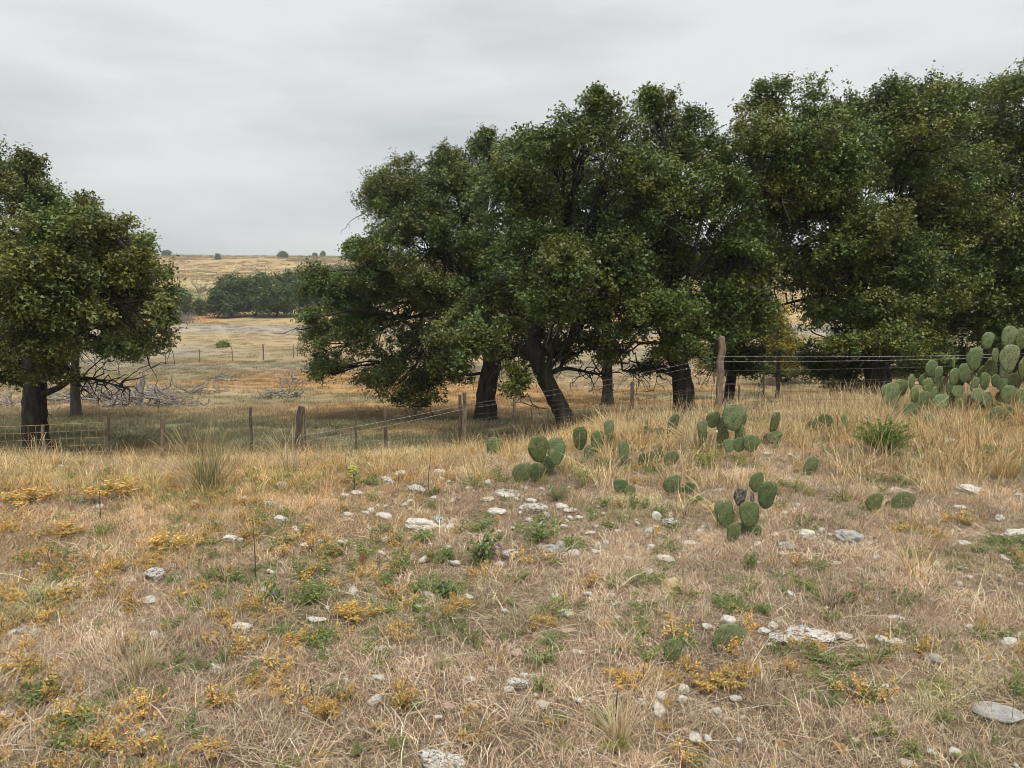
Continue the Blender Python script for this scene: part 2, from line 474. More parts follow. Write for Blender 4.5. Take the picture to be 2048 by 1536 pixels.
def oak(label, D, trunk, r_px, lobes, seed, leaf=(.050, .084), dens=1.0, group=None, tint=(1, 1, 1), bark_m=None,
        name='oak_tree', tw=18, lpt=6, bare=0, subr=(.20, .40), spread=1.5, extra=None, sparse=1.0, cat='tree', limb_k=.26, grow=1.17):
    rng = np.random.default_rng(seed)
    k = D / F
    pts = [P(a, b, D + (c if len(tr) > 2 else 0)) for tr in trunk for (a, b, c) in [(tr[0], tr[1], tr[2] if len(tr) > 2 else 0)]]
    base = GD(trunk[0][0], D)
    pts[0] = base - np.array([0, 0, .15])
    root = empty(name, base)
    tag(root, label, cat, group)
    tb = MB()
    # trunk, smoothed and flared at the foot
    pts = np.array(pts)
    tt = np.linspace(0, len(pts) - 1, 6 * (len(pts) - 1) + 1)
    path = np.stack([np.interp(tt, np.arange(len(pts)), pts[:, q]) for q in range(3)], -1)
    path[1:-1] = .25 * path[:-2] + .5 * path[1:-1] + .25 * path[2:]
    r0 = r_px * k
    rad = np.interp(np.linspace(0, 1, len(path)), [0, .06, .14, .3, 1], [r0 * 1.9, r0 * 1.3, r0 * 1.08, r0, r0 * .6])
    wob = rng.normal(size=(len(path), 12)) * .05
    tb.tube(path, rad, 12, wob=wob)
    upper = path[len(path) // 3:]
    C_all, N_all, K_all = [], [], []
    subs_all = []
    for lb in lobes:
        cx, cy_, rx, rz = lb[:4]
        if cy_ < 330 and D < 40: cy_ += 14
        dd = lb[4] if len(lb) > 4 else rng.uniform(-spread, spread)
        c = P(cx, cy_, D + dd)
        kk = (D + dd) / F
        rx, rz = rx * kk * grow, rz * kk * grow
        ry = .5 * (rx + rz) * 1.0
        # limb from the trunk to this clump of the crown
        q = upper[rng.integers(len(upper))] if rng.random() < .5 else upper[np.argmin(np.linalg.norm(upper - c, axis=1))]
        lp = arc(q, c, rng, 8, .10, .05)
        lr = np.linspace(r0 * limb_k * rng.uniform(.7, 1.2), .022, 8)
        tb.tube(lp, lr, 7)
        ncl = int(dens * 11 * rx * rz / .9 * (.27 / np.mean(subr)) ** 1.2) + 4
        rc = np.minimum(rng.uniform(1.0, 1.9, ncl) * np.mean(subr), .62 * min(rx, rz))
        u = unit(rng.normal(size=(ncl, 3)) + np.array([0, -.25, .15]))
        cl = c + u * rng.uniform(.3, 1.0, (ncl, 1)) ** .5 * np.where(rng.random((ncl, 1)) < .14, 1.2, 1.0) * (np.array([rx, ry, rz]) - rc[:, None] * .7).clip(.02)
        per = 9
        ci = np.repeat(np.arange(ncl), per); ns = len(ci)
        du = rng.normal(size=(ns, 3)) + np.array([0, 0, .55]); du[:, 2] = np.where(du[:, 2] < -.35, -du[:, 2], du[:, 2]); du = unit(du)
        sub = cl[ci] + du * rc[ci][:, None] * rng.uniform(.5, 1.1, (ns, 1)) * np.array([1.15, 1.15, .8])
        rs = rc[ci] * rng.uniform(.30, .50, ns)
        subs_all.append(cl)
        for s_i in range(ncl):
            tb.tube(arc(lp[rng.integers(4, 8)], cl[s_i], rng, 5, .05, .05), np.linspace(.024, .007, 5), 4, cap=False)
        shade = (rng.uniform(.78, 1.25, ncl) * rng.uniform(.88, 1.12))[ci] * rng.uniform(.85, 1.15, ns)
        yel = np.clip(rng.uniform(0, 1, ncl)[ci] + rng.normal(size=ns) * .15, 0, 1)
        nt_ = np.maximum((tw * .75 * (rs / .17) ** 1.6 * sparse * (.27 / np.mean(subr)) ** 1.6).astype(int), 4)
        si = np.repeat(np.arange(ns), nt_)
        v = unit(rng.normal(size=(len(si), 3)) + np.array([0, 0, .35]))
        tp = sub[si] + v * (rs[si] * rng.uniform(.2, 1.1, len(si)))[:, None]
        # shoots that break the outline
        nsh = int(ncl * 1.5)
        k_ = rng.integers(ns, size=nsh)
        sdir = unit(du[k_] + np.array([0, 0, .7]) + rng.normal(size=(nsh, 3)) * .35)
        m_ = 5
        sl = rng.uniform(.4, .85, nsh) * rc[ci[k_]]
        st_ = (sub[k_][:, None, :] + sdir[:, None, :] * (sl[:, None] * np.linspace(.3, 1.25, m_)[None, :])[..., None]).reshape(-1, 3)
        tp = np.vstack([tp, st_]); si = np.concatenate([si, np.repeat(k_, m_)]); v = np.vstack([v, np.repeat(sdir, m_, 0)])
        li = np.repeat(np.arange(len(si)), lpt)
        cpos = tp[li] + rng.normal(size=(len(li), 3)) * np.array([.06, .06, .05]) * (leaf[1] / .09)
        nr_ = unit(v[li] * .45 + np.array([0, -.1, .6]) + rng.normal(size=(len(li), 3)) * .58)
        C_all.append(cpos); N_all.append(nr_)
        sh = shade[si][li]; ye = yel[si][li]
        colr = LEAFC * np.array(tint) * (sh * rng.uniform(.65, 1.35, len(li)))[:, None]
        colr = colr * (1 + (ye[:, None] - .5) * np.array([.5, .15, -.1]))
        br = rng.random(len(li)) < .012
        colr[br] = np.array([.16, .10, .035])
        K_all.append(colr)
    for _ in range(bare):                       # bare hanging twigs under the crown
        sub = subs_all[rng.integers(len(subs_all))]; s = sub[np.argsort(sub[:, 2])[rng.integers(max(1, len(sub) // 3))]]
        e = s + np.array([rng.normal() * .5, rng.normal() * .5, -rng.uniform(.2, .7)])
        pth = arc(s, e, rng, 6, .1, .12)
        tb.tube(pth, np.linspace(.018, .005, 6), 4, cap=False)
        for _q in range(3):
            a_ = pth[rng.integers(2, 6)]
            tb.tube(arc(a_, a_ + rng.normal(size=3) * .18 - np.array([0, 0, .1]), rng, 4, .1, .15), np.linspace(.009, .004, 4), 3, cap=False)
    if extra:
        for (pp, ra, rb) in extra:              # limbs that show below the crown
            e = np.array([P(a, b_, D + c_) for a, b_, c_ in pp])
            e[0] = path[np.argmin(np.linalg.norm(path - e[0], axis=1))]
            t2 = np.linspace(0, len(e) - 1, 4 * (len(e) - 1) + 1)
            e = np.stack([np.interp(t2, np.arange(len(e)), e[:, q]) for q in range(3)], -1)
            e[1:-1] = .25 * e[:-2] + .5 * e[1:-1] + .25 * e[2:]
            tb.tube(e, np.linspace(ra * k * .7, rb * k * .4, len(e)), 8)
            for q_ in range(len(e) // 2, len(e)):
                for _z in range(3):
                    dv = unit(rng.normal(size=3) + np.array([0, 0, -.3])) * rng.uniform(.25, .7)
                    tb.tube(arc(e[q_], e[q_] + dv, rng, 5, .1, .12), np.linspace(.016, .004, 5), 4, cap=False)
    tb.build('trunk', bark_m or M_BARK, root, True, base)
    STAT.append(sum(map(len, C_all)))
    C = np.vstack(C_all); Nn = np.vstack(N_all); K = np.vstack(K_all)
    cr = bpy.data.objects.new('crown', leaf_mesh('crown', C, Nn, rng, leaf[0], leaf[1], K, M_LEAF, base))
    link(cr, root); cr['kind'] = 'stuff'
    return root

NG = 'live oaks standing beyond the wire fence'
oak('live oak at the left edge with thick dark trunk behind the rusty mesh panel', 14.5,
    [(70, 905), (68, 840), (72, 770), (60, 690), (50, 600, .3), (45, 480, .3)], 22,
    [(55, 325, 34, 36), (35, 390, 70, 80), (-70, 430, 110, 120), (110, 465, 85, 65), (182, 425, 30, 38), (225, 545, 75, 65), (60, 590, 120, 100),
     (292, 505, 24, 40), (285, 590, 62, 75), (180, 660, 110, 70), (300, 690, 55, 48), (30, 720, 85, 70), (-90, 650, 120, 110), (110, 712, 60, 40),
     (150, 520, 75, 60), (-30, 540, 100, 100), (325, 640, 30, 40), (15, 755, 50, 34), (240, 692, 55, 32), (70, 690, 75, 60, -1.4), (40, 620, 80, 60, -1.5), (95, 760, 50, 30, -1.1), (50, 540, 70, 60, -1.3), (90, 405, 66, 56), (150, 455, 58, 52), (190, 520, 75, 60), (250, 555, 64, 56), (272, 512, 36, 40), (120, 560, 85, 70), (200, 600, 80, 60), (238, 478, 52, 42, -.4), (150, 640, 80, 60, -1.4)], 11, group=NG, bare=34, tint=(1.10, 1.02, 1.0), grow=1.02, sparse=.95,
    extra=[([(75, 790, 0), (120, 775, -.2), (140, 760, -.3), (175, 755, -.4), (215, 765, -.5), (260, 780, -.6)], 10, 2),
           ([(85, 770, 0), (110, 740, .2), (135, 715, .3)], 12, 6)])
oak('slim grey-trunked oak behind the thick left-edge oak, in front of the brush pile', 22,
    [(151, 838), (150, 790), (150, 740), (152, 680), (155, 610)], 9,
    [(120, 650, 100, 70), (215, 640, 80, 70), (60, 570, 100, 90), (200, 570, 70, 55), (250, 700, 55, 35), (150, 600, 90, 70)], 12, bark_m=M_BARK2, group=NG, bare=14, tint=(1.1, 1.0, 1.0), sparse=.8)
oak('broad live oak with upright black trunk and crown drooping lowest on the left', 20.5,
    [(972, 838), (972, 790), (985, 720), (975, 640), (950, 540, .2), (930, 450, .2)], 19,
    [(655, 585, 62, 46), (618, 640, 42, 26), (700, 690, 88, 76), (665, 750, 48, 32), (790, 640, 105, 92), (706, 505, 24, 28), (740, 540, 60, 55), (800, 430, 78, 80), (765, 385, 36, 38), (860, 375, 85, 62),
     (905, 325, 50, 36), (975, 300, 44, 42), (975, 262, 14, 20), (860, 510, 130, 110), (985, 440, 115, 100), (960, 600, 120, 100), (880, 720, 105, 72), (800, 765, 85, 52),
     (1010, 650, 90, 60), (740, 600, 70, 70), (1050, 340, 80, 60), (850, 800, 60, 28)], 13, group=NG, bare=30,
    extra=[([(975, 760, 0), (1000, 720, -.2), (1030, 690, -.4), (1050, 680, -.6)], 9, 4)])
oak('live oak whose black trunk leans left, just left of the tall weathered post gap', 14.6,
    [(1142, 866), (1128, 830), (1105, 785), (1078, 735), (1066, 690), (1085, 620, .2), (1112, 540, .3), (1140, 430, .4)], 17,
    [(935, 690, 72, 60), (1000, 635, 90, 56), (1065, 555, 100, 80), (1130, 420, 110, 110), (1090, 290, 60, 48), (1150, 265, 52, 48), (1195, 222, 38, 44), (1190, 182, 13, 16),
     (1235, 330, 66, 80), (1165, 650, 78, 55), (1045, 410, 85, 85), (1205, 520, 95, 85), (1180, 700, 52, 30), (1030, 770, 28, 34), (1110, 700, 60, 45), (1060, 300, 40, 36), (1020, 720, 48, 36), (1090, 630, 70, 50, -1.6), (1130, 540, 70, 60, -1.6)], 14, group=NG, bare=30,
    extra=[([(1078, 740, 0), (1050, 705, -.3), (1030, 690, -.5), (1005, 690, -.7)], 9, 4), ([(1085, 750, 0), (1130, 735, .3), (1180, 745, .5), (1210, 750, .6)], 8, 2)])
oak('live oak with thick black trunk directly left of the tall weathered fence post', 15.5,
    [(1370, 838), (1368, 790), (1362, 745), (1345, 690), (1330, 610, .2), (1325, 500, .3), (1330, 400, .3)], 20,
    [(1310, 225, 46, 46), (1372, 240, 40, 42), (1335, 320, 75, 70), (1300, 450, 95, 85), (1425, 320, 42, 58), (1400, 440, 60, 60), (1250, 560, 90, 80), (1350, 560, 100, 80),
     (1270, 655, 95, 52), (1440, 550, 80, 80), (1400, 655, 85, 48), (1480, 640, 55, 52), (1235, 710, 45, 24), (1300, 178, 16, 16), (1440, 300, 36, 42), (1455, 400, 50, 62), (1475, 500, 50, 60), (1460, 590, 50, 50), (1330, 705, 70, 28), (1300, 745, 36, 26), (1370, 700, 60, 34, -1.4), (1330, 620, 70, 50, -1.6), (1330, 390, 80, 70, -1.2)], 15, group=NG, bare=30,
    extra=[([(1362, 760, 0), (1330, 742, -.3), (1290, 738, -.6), (1245, 742, -.9)], 8, 3), ([(1366, 755, 0), (1345, 720, .2), (1315, 705, .4)], 9, 4)])
oak('smaller live oak with slender trunk right behind the tall weathered post', 20.5,
    [(1456, 815), (1460, 775), (1465, 735), (1475, 680), (1485, 600)], 10,
    [(1480, 700, 70, 50), (1425, 690, 40, 45), (1500, 610, 45, 70), (1475, 745, 62, 26), (1480, 520, 50, 60), (1440, 620, 60, 60), (1520, 735, 26, 22)], 16, group=NG, bare=14)
oak('tallest live oak with wide crown, dark trunk left of the large prickly pear', 16.5,
    [(1752, 806), (1755, 760), (1752, 700), (1735, 620), (1720, 520, .2), (1700, 400, .3)], 23,
    [(1550, 205, 44, 42), (1520, 300, 58, 82), (1622, 225, 44, 60), (1690, 230, 42, 46), (1600, 350, 95, 90), (1550, 450, 62, 75), (1690, 350, 95, 90), (1800, 185, 55, 48),
     (1850, 240, 75, 75), (1760, 290, 80, 80), (1650, 480, 100, 90), (1800, 420, 105, 100), (1600, 545, 62, 42), (1720, 570, 120, 75), (1720, 650, 100, 52), (1850, 560, 105, 100),
     (1690, 735, 72, 48), (1640, 720, 36, 52), (1800, 690, 85, 52), (1482, 275, 18, 36), (1500, 380, 50, 60), (1495, 450, 46, 60), (1530, 530, 50, 40), (1690, 775, 50, 22), (1850, 740, 60, 30), (1740, 690, 80, 50, -1.7), (1720, 480, 90, 70, -1.6), (1780, 640, 80, 60, -1.7), (1640, 640, 60, 40), (1780, 540, 90, 70, -1.2), (1830, 330, 90, 90), (1900, 400, 80, 90), (1620, 300, 80, 70, -1.5), (1660, 380, 80, 70, -1.6), (1570, 380, 60, 60, -1.3)], 17, group=NG, bare=30,
    extra=[([(1735, 640, 0), (1660, 590, .3), (1600, 600, .5), (1545, 615, .6)], 9, 3)])
oak('live oak filling the right edge, its crown above the large prickly pear', 18,
    [(2075, 800), (2070, 740), (2050, 650), (2030, 540), (2020, 420)], 22,
    [(1925, 205, 50, 46), (2000, 195, 48, 50), (2060, 215, 60, 70), (1960, 320, 105, 100), (2060, 380, 115, 110), (1920, 460, 85, 85), (2010, 540, 115, 100), (1950, 650, 105, 75),
     (2080, 650, 110, 90), (2180, 380, 120, 180), (2170, 620, 100, 120), (1930, 735, 80, 36), (2040, 740, 80, 36), (1890, 640, 70, 70), (2030, 470, 85, 75, -1.6), (2060, 560, 85, 75, -1.7), (2000, 620, 85, 65, -1.6), (2050, 660, 80, 60, -1.8)], 18, group=NG, bare=20)
oak('live oak half hidden behind the two right-hand crowns, in the gap', 26,
    [(1880, 790), (1880, 700), (1870, 600), (1860, 480)], 14,
    [(1860, 640, 110, 80), (1960, 600, 110, 90), (1800, 560, 110, 90), (1900, 480, 110, 90), (1990, 730, 90, 45), (1830, 730, 90, 40), (2060, 560, 110, 120)], 19, group=NG, dens=.5)
oak('live oak standing behind the trees between the leaning trunk and fence post', 27,
    [(1215, 800), (1215, 720), (1210, 600), (1205, 500)], 10,
    [(1210, 600, 90, 80), (1120, 560, 90, 80), (1300, 580, 90, 70), (1215, 480, 100, 80), (1130, 640, 70, 40), (1400, 560, 80, 70)], 20, group=NG, dens=.45)
oak('yellowish young tree standing in the gap between two oak crowns', 30,
    [(1556, 785), (1556, 720), (1556, 650)], 4,
    [(1556, 640, 22, 34), (1552, 690, 34, 40), (1570, 720, 36, 30), (1425, 735, 24, 26)], 21, tint=(3.0, 2.0, 1.2), sparse=.55, bare=10, leaf=(.07, .11), limb_k=.5, spread=.6)
oak('dim multi-stemmed thicket in the meadow beyond the oak gap right of the post', 40,
    [(1560, 772), (1558, 755), (1556, 735)], 5,
    [(1545, 740, 45, 22), (1590, 735, 45, 25), (1570, 715, 40, 22)], 22, tint=(1.2, 1.1, 1.1), bare=20, leaf=(.10, .16), tw=20, lpt=6,
    extra=[([(1540, 775, 0), (1545, 745, 0)], 4, 2), ([(1578, 772, 0), (1582, 745, 0)], 5, 2), ([(1596, 772, .5), (1592, 745, .5)], 4, 2)])

# ------------------------------------------------------------------ far trees
FG = 'far oaks in the grove at the foot of the hill'
def far_oak(label, D, px, py, rw, h, seed, group=None, tint=(1, 1, 1), lobes=None, name='oak_tree', sub=(.7, 1.3), leaf=(.28, .45)):
    rng = np.random.default_rng(seed)
    b = GD(px, D)
    py = float(proj(b[0], b[1], b[2])[1])
    if lobes is None:
        lobes = []
        for i in range(9):
            a = rng.uniform(-1, 1)
            lobes.append((px + a * rw * .7, py - h * (.30 + .45 * (1 - a * a) * rng.uniform(.3, 1)), rw * rng.uniform(.38, .58), h * rng.uniform(.24, .34)))
        lobes += [(px - rw * .5, py - h * .2, rw * .5, h * .2), (px + rw * .5, py - h * .2, rw * .5, h * .2), (px, py - h * .45, rw * .6, h * .35)]
    return oak(label, D, [(px, py), (px, py - h * .15), (px + 2, py - h * .4)], max(1.0, rw * .05), lobes, seed, leaf=leaf, dens=.42, group=group, tint=tint,
               tw=9, lpt=4, subr=sub, spread=rw * D / F * .5, name=name, limb_k=.5)
for i, (px, D, rw, h, lab) in enumerate([
        (440, 122, 30, 60, 'leftmost dark oak of the far grove, lowest crown'),
        (470, 126, 44, 86, 'tall far grove oak, second from the left'),
        (515, 124, 44, 92, 'far grove oak in the middle of the dark row'),
        (556, 122, 40, 84, 'far grove oak right of the middle, with visible stem'),
        (600, 125, 46, 92, 'rightmost far grove oak, partly behind the near drooping crown'),
        (650, 130, 44, 92, 'far grove oak hidden behind the near drooping crown'),
        (690, 138, 40, 110, 'far oak peeking over the near crown left of centre')]):
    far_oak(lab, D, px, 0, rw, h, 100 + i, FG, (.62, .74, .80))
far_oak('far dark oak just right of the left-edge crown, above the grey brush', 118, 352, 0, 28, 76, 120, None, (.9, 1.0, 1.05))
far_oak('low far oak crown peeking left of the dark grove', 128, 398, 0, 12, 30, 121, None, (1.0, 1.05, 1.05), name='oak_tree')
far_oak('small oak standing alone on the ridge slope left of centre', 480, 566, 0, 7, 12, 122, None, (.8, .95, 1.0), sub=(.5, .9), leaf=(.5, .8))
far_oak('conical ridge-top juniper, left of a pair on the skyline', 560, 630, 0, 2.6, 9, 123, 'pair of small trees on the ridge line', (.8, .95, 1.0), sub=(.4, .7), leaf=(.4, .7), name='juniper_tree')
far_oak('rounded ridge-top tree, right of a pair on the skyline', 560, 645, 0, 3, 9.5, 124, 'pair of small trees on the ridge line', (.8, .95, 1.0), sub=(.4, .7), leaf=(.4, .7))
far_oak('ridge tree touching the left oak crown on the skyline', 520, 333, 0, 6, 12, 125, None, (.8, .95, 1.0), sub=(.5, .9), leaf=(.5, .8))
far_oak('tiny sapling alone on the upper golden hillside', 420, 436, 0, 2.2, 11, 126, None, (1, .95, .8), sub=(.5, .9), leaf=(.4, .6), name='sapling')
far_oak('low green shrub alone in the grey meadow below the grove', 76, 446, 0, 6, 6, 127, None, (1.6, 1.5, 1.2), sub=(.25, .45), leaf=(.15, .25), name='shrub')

def crooked(mb, p, d, L, r, rng, depth, sides=6, droop=0.0, rmin=.006):
    n = 7
    pts = [np.array(p, float)]; d = unit(np.asarray(d, float))
    for i in range(n):
        d = unit(d + rng.normal(size=3) * .28 - np.array([0, 0, droop]))
        pts.append(pts[-1] + d * L / n)
    mb.tube(pts, np.linspace(r, max(rmin, r * .3), n + 1), sides)
    if depth > 0:
        for k in range(rng.integers(2, 5)):
            i = rng.integers(2, n + 1)
            crooked(mb, pts[i], unit(d + rng.normal(size=3) * .8), L * rng.uniform(.35, .6), max(rmin, r * .45), rng, depth - 1, max(4, sides - 1), droop, rmin)
# bare dead tree on the hill
rng = np.random.default_rng(5)
b = GD(408, 172)
root = empty('dead_tree', b); tag(root, 'bare spreading dead tree on the hillside left of the dark grove', 'tree')
mb = MB()
mb.tube([b - [0, 0, .3], b + [0, 0, 1.0], b + [.1, 0, 1.6]], [.35, .28, .26], 7)
mb.build('trunk', M_DEAD, root, True, b)
for k in range(9):
    mb = MB()
    a = math.pi * (k + .5) / 9
    crooked(mb, b + [.05, 0, 1.5], (math.cos(a) * 1.3, rng.normal() * .5, .35 + math.sin(a) * .6), rng.uniform(2.5, 4.0), .16, rng, 2, 5, 0, .035)
    mb.build('limb', M_DEAD, root, True, b)
# grey leafless brush under the far oak
b = GD(372, 113)
root = empty('leafless_brush', b); tag(root, 'grey leafless brush below the far dark oak beside the orange patch', 'bush')
mb = MB()
for k in range(60):
    crooked(mb, b + [rng.normal() * 1.2, rng.normal() * .8, 0], (rng.normal() * .6, rng.normal() * .6, 1), rng.uniform(1.2, 2.2), .03, rng, 1, 4, 0, .016)
o = mb.build('branches', M_DEAD, root, True, b); o['kind'] = 'stuff'

# ------------------------------------------------------------------ fences
def jag_post(mb, base, top, r0, r1, rng, sides=8, n=9):
    t = np.linspace(0, 1, n)[:, None]
    p = base * (1 - t) + top * t
    p[1:-1, :2] += rng.normal(size=(n - 2, 2)) * r0 * .14 + (np.sin(np.linspace(0, 3.1, n)[1:-1] * rng.uniform(.8, 2)) * r0 * rng.normal() * .12)[:, None]
    wob = np.tile(rng.normal(size=(1, sides)) * .16, (n, 1)) + rng.normal(size=(n, sides)) * .09
    mb.tube(p, np.linspace(r0, r1, n), sides, wob=wob)
fence_pts = {}
root = empty('wire_fence', GD(925, 11.0)); FB = np.array(root.location)
tag(root, 'old barbed wire fence on crooked weathered posts across the brow of the rise', 'fence')
rng = np.random.default_rng(77)
#       px_top py_top px_base D r_top r_base mat
posts = [(-160, 850, -165, 10.6, .03, .04, M_POST2), (86, 850, 84, 10.6, .022, .03, M_POST), (326, 836, 319, 10.5, .034, .045, M_POST), (603, 813, 588, 10.4, .040, .05, M_POST2),
         (919, 790, 917, 11.0, .022, .03, M_POST2), (929, 785, 926, 10.9, .024, .03, M_POST), (1444, 674, 1438, 10.0, .040, .056, M_POST), (2330, 690, 2330, 8.5, .05, .06, M_POST)]
for (tx, ty, bx, D, rt, rb, m_) in posts:
    mb = MB(); bs = GD(bx, D) - np.array([0, 0, .2]); tp = P(tx, ty, D)
    jag_post(mb, bs, tp, rb, rt, rng)
    po = mb.build('post', m_, root, False, FB)
    fence_pts[tx] = (bs, tp, D)
def strand(pts, r, mat, nm, barb=True, sag=.02):
    mb = MB()
    for a, b_ in zip(pts[:-1], pts[1:]):
        a = np.array(a); b_ = np.array(b_)
        n = 14; t = np.linspace(0, 1, n)[:, None]
        p = a * (1 - t) + b_ * t
        L = np.linalg.norm(b_ - a)
        p[:, 2] -= np.sin(t[:, 0] * math.pi) * sag * L * .5
        mb.tube(p, r, 5, cap=False)
        if barb:
            for s in np.arange(.07, L, .125):
                q = a + (b_ - a) * (s / L); q[2] -= math.sin(s / L * math.pi) * sag * L * .5
                for k in range(2):
                    d = unit(rng.normal(size=3)) * .016
                    mb.tube([q - d, q + d], [.0022, .0012], 3, cap=False)
    return mb.build(nm, mat, root, False, FB)
FD = {-160: 10.6, 86: 10.58, 326: 10.46, 600: 10.34, 924: 10.92, 1440: 9.9, 2330: 8.45}
def wp(px, py): return P(px, py, FD[px])
strand([wp(86, 905), wp(326, 897), wp(600, 872), wp(924, 811), wp(1440, 713), wp(2330, 698)], .0019, M_WIRE, 'barbed_wire', sag=.015)
strand([wp(600, 884), wp(924, 819), wp(1440, 723), wp(2330, 699)], .0018, M_WIRE, 'barbed_wire', sag=.018)
strand([wp(924, 845), wp(1440, 742), wp(2330, 716)], .0020, M_DWIRE, 'barbed_wire', sag=.01)
strand([wp(600, 900), wp(924, 862), wp(1440, 770), wp(2330, 742)], .0020, M_DWIRE, 'barbed_wire', sag=.01)
strand([wp(-160, 885), wp(86, 907), wp(326, 903), wp(600, 912)], .0026, M_WIRE, 'loose_wire', barb=False, sag=.05)
# woven net between the posts
mb = MB()
def net(pxa, pya, Da, pxb, pyb, Db, hgt, nv, nh, r):
    a = P(pxa, pya, Da); b_ = P(pxb, pyb, Db)
    for i in range(nh):
        dz = np.array([0, 0, -hgt * i / (nh - 1)])
        t = np.linspace(0, 1, 9)[:, None]
        p = a * (1 - t) + b_ * t + dz; p[:, 2] += rng.normal(size=9) * .006
        mb.tube(p, r, 4, cap=False)
    for i in range(nv + 1):
        t = i / nv; p = a * (1 - t) + b_ * t
        q = p + [rng.normal() * .012, 0, -hgt]
        mb.tube([p, (p + q) / 2 + rng.normal(size=3) * .006, q], r, 4, cap=False)
net(924, 850, 10.96, 1440, 768, 9.96, .72, 34, 7, .0016)
net(1440, 768, 9.94, 2330, 745, 8.5, .6, 44, 6, .0016)
net(600, 890, 10.38, 924, 850, 10.96, .5, 20, 6, .0016)
mb.build('wire_mesh', M_DWIRE, root, False, FB)

# rear line of thin stakes
b0 = GD(770, 12.5); root = empty('stake_fence', b0)
tag(root, 'second line of thin dark stakes behind the barbed wire fence, under the oaks', 'fence')
rear = [(218, 826, 206, 11.8, .022, .03), (501, 815, 497, 12.6, .026, .03), (712, 815, 707, 13.0, .018, .022), (771, 820, 769, 12.6, .026, .03),
        (1029, 795, 1026, 12.8, .022, .03), (1265, 764, 1264, 12.6, .032, .036), (1479, 770, 1479, 13, .018, .02), (1528, 745, 1529, 14, .02, .024), (1660, 770, 1662, 12.5, .016, .02), (608, 815, 610, 11.2, .010, .012)]
for (tx, ty, bx, D, rt, rb) in rear:
    mb = MB(); jag_post(mb, GD(bx, D) - np.array([0, 0, .2]), P(tx, ty, D), rb, rt, rng, 7)
    mb.build('stake', M_POST2, root, False, b0)
for py_ in (850, 868, 884):
    mb = MB()
    pts_ = [P(tx, py_ - (tx - 218) * .055 if tx < 1270 else py_ - 58 - (tx - 1265) * .03, D) for (tx, ty, bx, D, rt, rb) in rear[:7]]
    mb.tube(pts_, .0014, 4, cap=False)
    mb.build('wire', M_DWIRE, root, False, b0)

# rusty mesh panel at the left
D = 11.4; b0 = GD(90, D); root = empty('mesh_panel', b0)
tag(root, 'rusty yellow welded wire mesh panel around the left-edge oak trunk', 'mesh panel')
mb = MB()
xl, xr = P(-140, 860, D)[0], P(207, 845, D)[0]
for i in range(8):
    za = P(-140, 858, D)[2] - .115 * i; zb = P(207, 845, D)[2] - .115 * i
    mb.tube([(xl, D, za), ((xl + xr) / 2, D + .01, (za + zb) / 2 - .01), (xr, D, zb)], .0038 if i else .005, 5, cap=False)
mb.build('horizontal_wires', M_RUST, root, False, b0)
mb = MB()
for i in range(24):
    f = i / 23.; x = xl + (xr - xl) * f
    zt = P(-140, 858, D)[2] * (1 - f) + P(207, 845, D)[2] * f
    mb.tube([(x, D - .005, zt), (x + rng.normal() * .006, D - .005, zt - .45), (x, D - .005, zt - .9)], .0034, 5, cap=False)
mb.build('vertical_wires', M_RUST, root, False, b0)

# far fence in the meadow
b0 = GD(530, 62); root = empty('field_fence', b0)
tag(root, 'far fence of thin dark posts across the meadow below the grove', 'fence')
for (px, D, h, r) in [(403, 58, 1.1, .03), (468, 60, 1.15, .03), (530, 62, 1.3, .055), (590, 64, 1.2, .03), (598, 66, 1.0, .025), (650, 67, 1.2, .03), (335, 56, 1.1, .03), (270, 54, 1.1, .03)]:
    g = GD(px, D); mb = MB(); mb.tube([g - [0, 0, .2], g + [.02, 0, h * .5], g + [.0, 0, h]], r, 6)
    mb.build('post', M_POST2, root, False, b0)
for hh in (.4, .75, 1.0):
    mb = MB(); mb.tube([GD(px, D) + [0, 0, hh] for px, D in ((270, 54), (335, 56), (403, 58), (468, 60), (530, 62), (590, 64), (650, 67))], .004, 3, cap=False)
    mb.build('wire', M_DWIRE, root, False, b0)

# ------------------------------------------------------------------ dead wood in the meadow
def deadwood(label, px, D, wpx, hpx, n, seed, stump=None, rbig=.05, name='brush_pile', depth=1, cat='dead branches'):
    rng = np.random.default_rng(seed)
    b = GD(px, D); k = D / F
    root = empty(name, b); tag(root, label, cat)
    W, H = wpx * k / 2, hpx * k
    for i in range(n):
        a = rng.uniform(-1, 1); e = rng.uniform(-1, 1)
        p0 = b + np.array([a * W * .8, e * W * .5, 0]); p0[2] = ground(p0[0], p0[1]) + rng.uniform(0, H * .5) * (1 - abs(a))
        d = np.array([np.sign(rng.normal()) * 1.0, rng.normal() * .5, rng.normal() * .25 + .15])
        mb = MB()
        crooked(mb, p0, d, rng.uniform(.5, 1.1) * W * .8, rng.uniform(.35, 1) * rbig, rng, depth, 5, .02, .007)
        mb.build('branch', M_DEAD, root, True, b)
    for (sx, sy, bx, by, r) in (stump or []):
        mb = MB(); t_ = P(sx, sy, D - .3); q = P(bx, by, D - .3); q[2] -= .15
        n_ = 9; tt = np.linspace(0, 1, n_)[:, None]
        pth = q * (1 - tt) + t_ * tt; pth[1:-1] += rng.normal(size=(n_ - 2, 3)) * r * .12
        wob = np.tile(rng.normal(size=(1, 9)) * .18, (n_, 1)) + rng.normal(size=(n_, 9)) * .08
        mb.tube(pth, np.interp(np.linspace(0, 1, n_), [0, .15, .7, 1], [r * 1.5, r, r * .8, r * .25]), 9, wob=wob)
        mb.build('stump', M_DEAD, root, False, b)
    return root
deadwood('largest grey brush pile with tall broken snag, right of the slim oak trunk', 285, 27, 150, 58, 60, 201, [(288, 738, 276, 818, .11)])
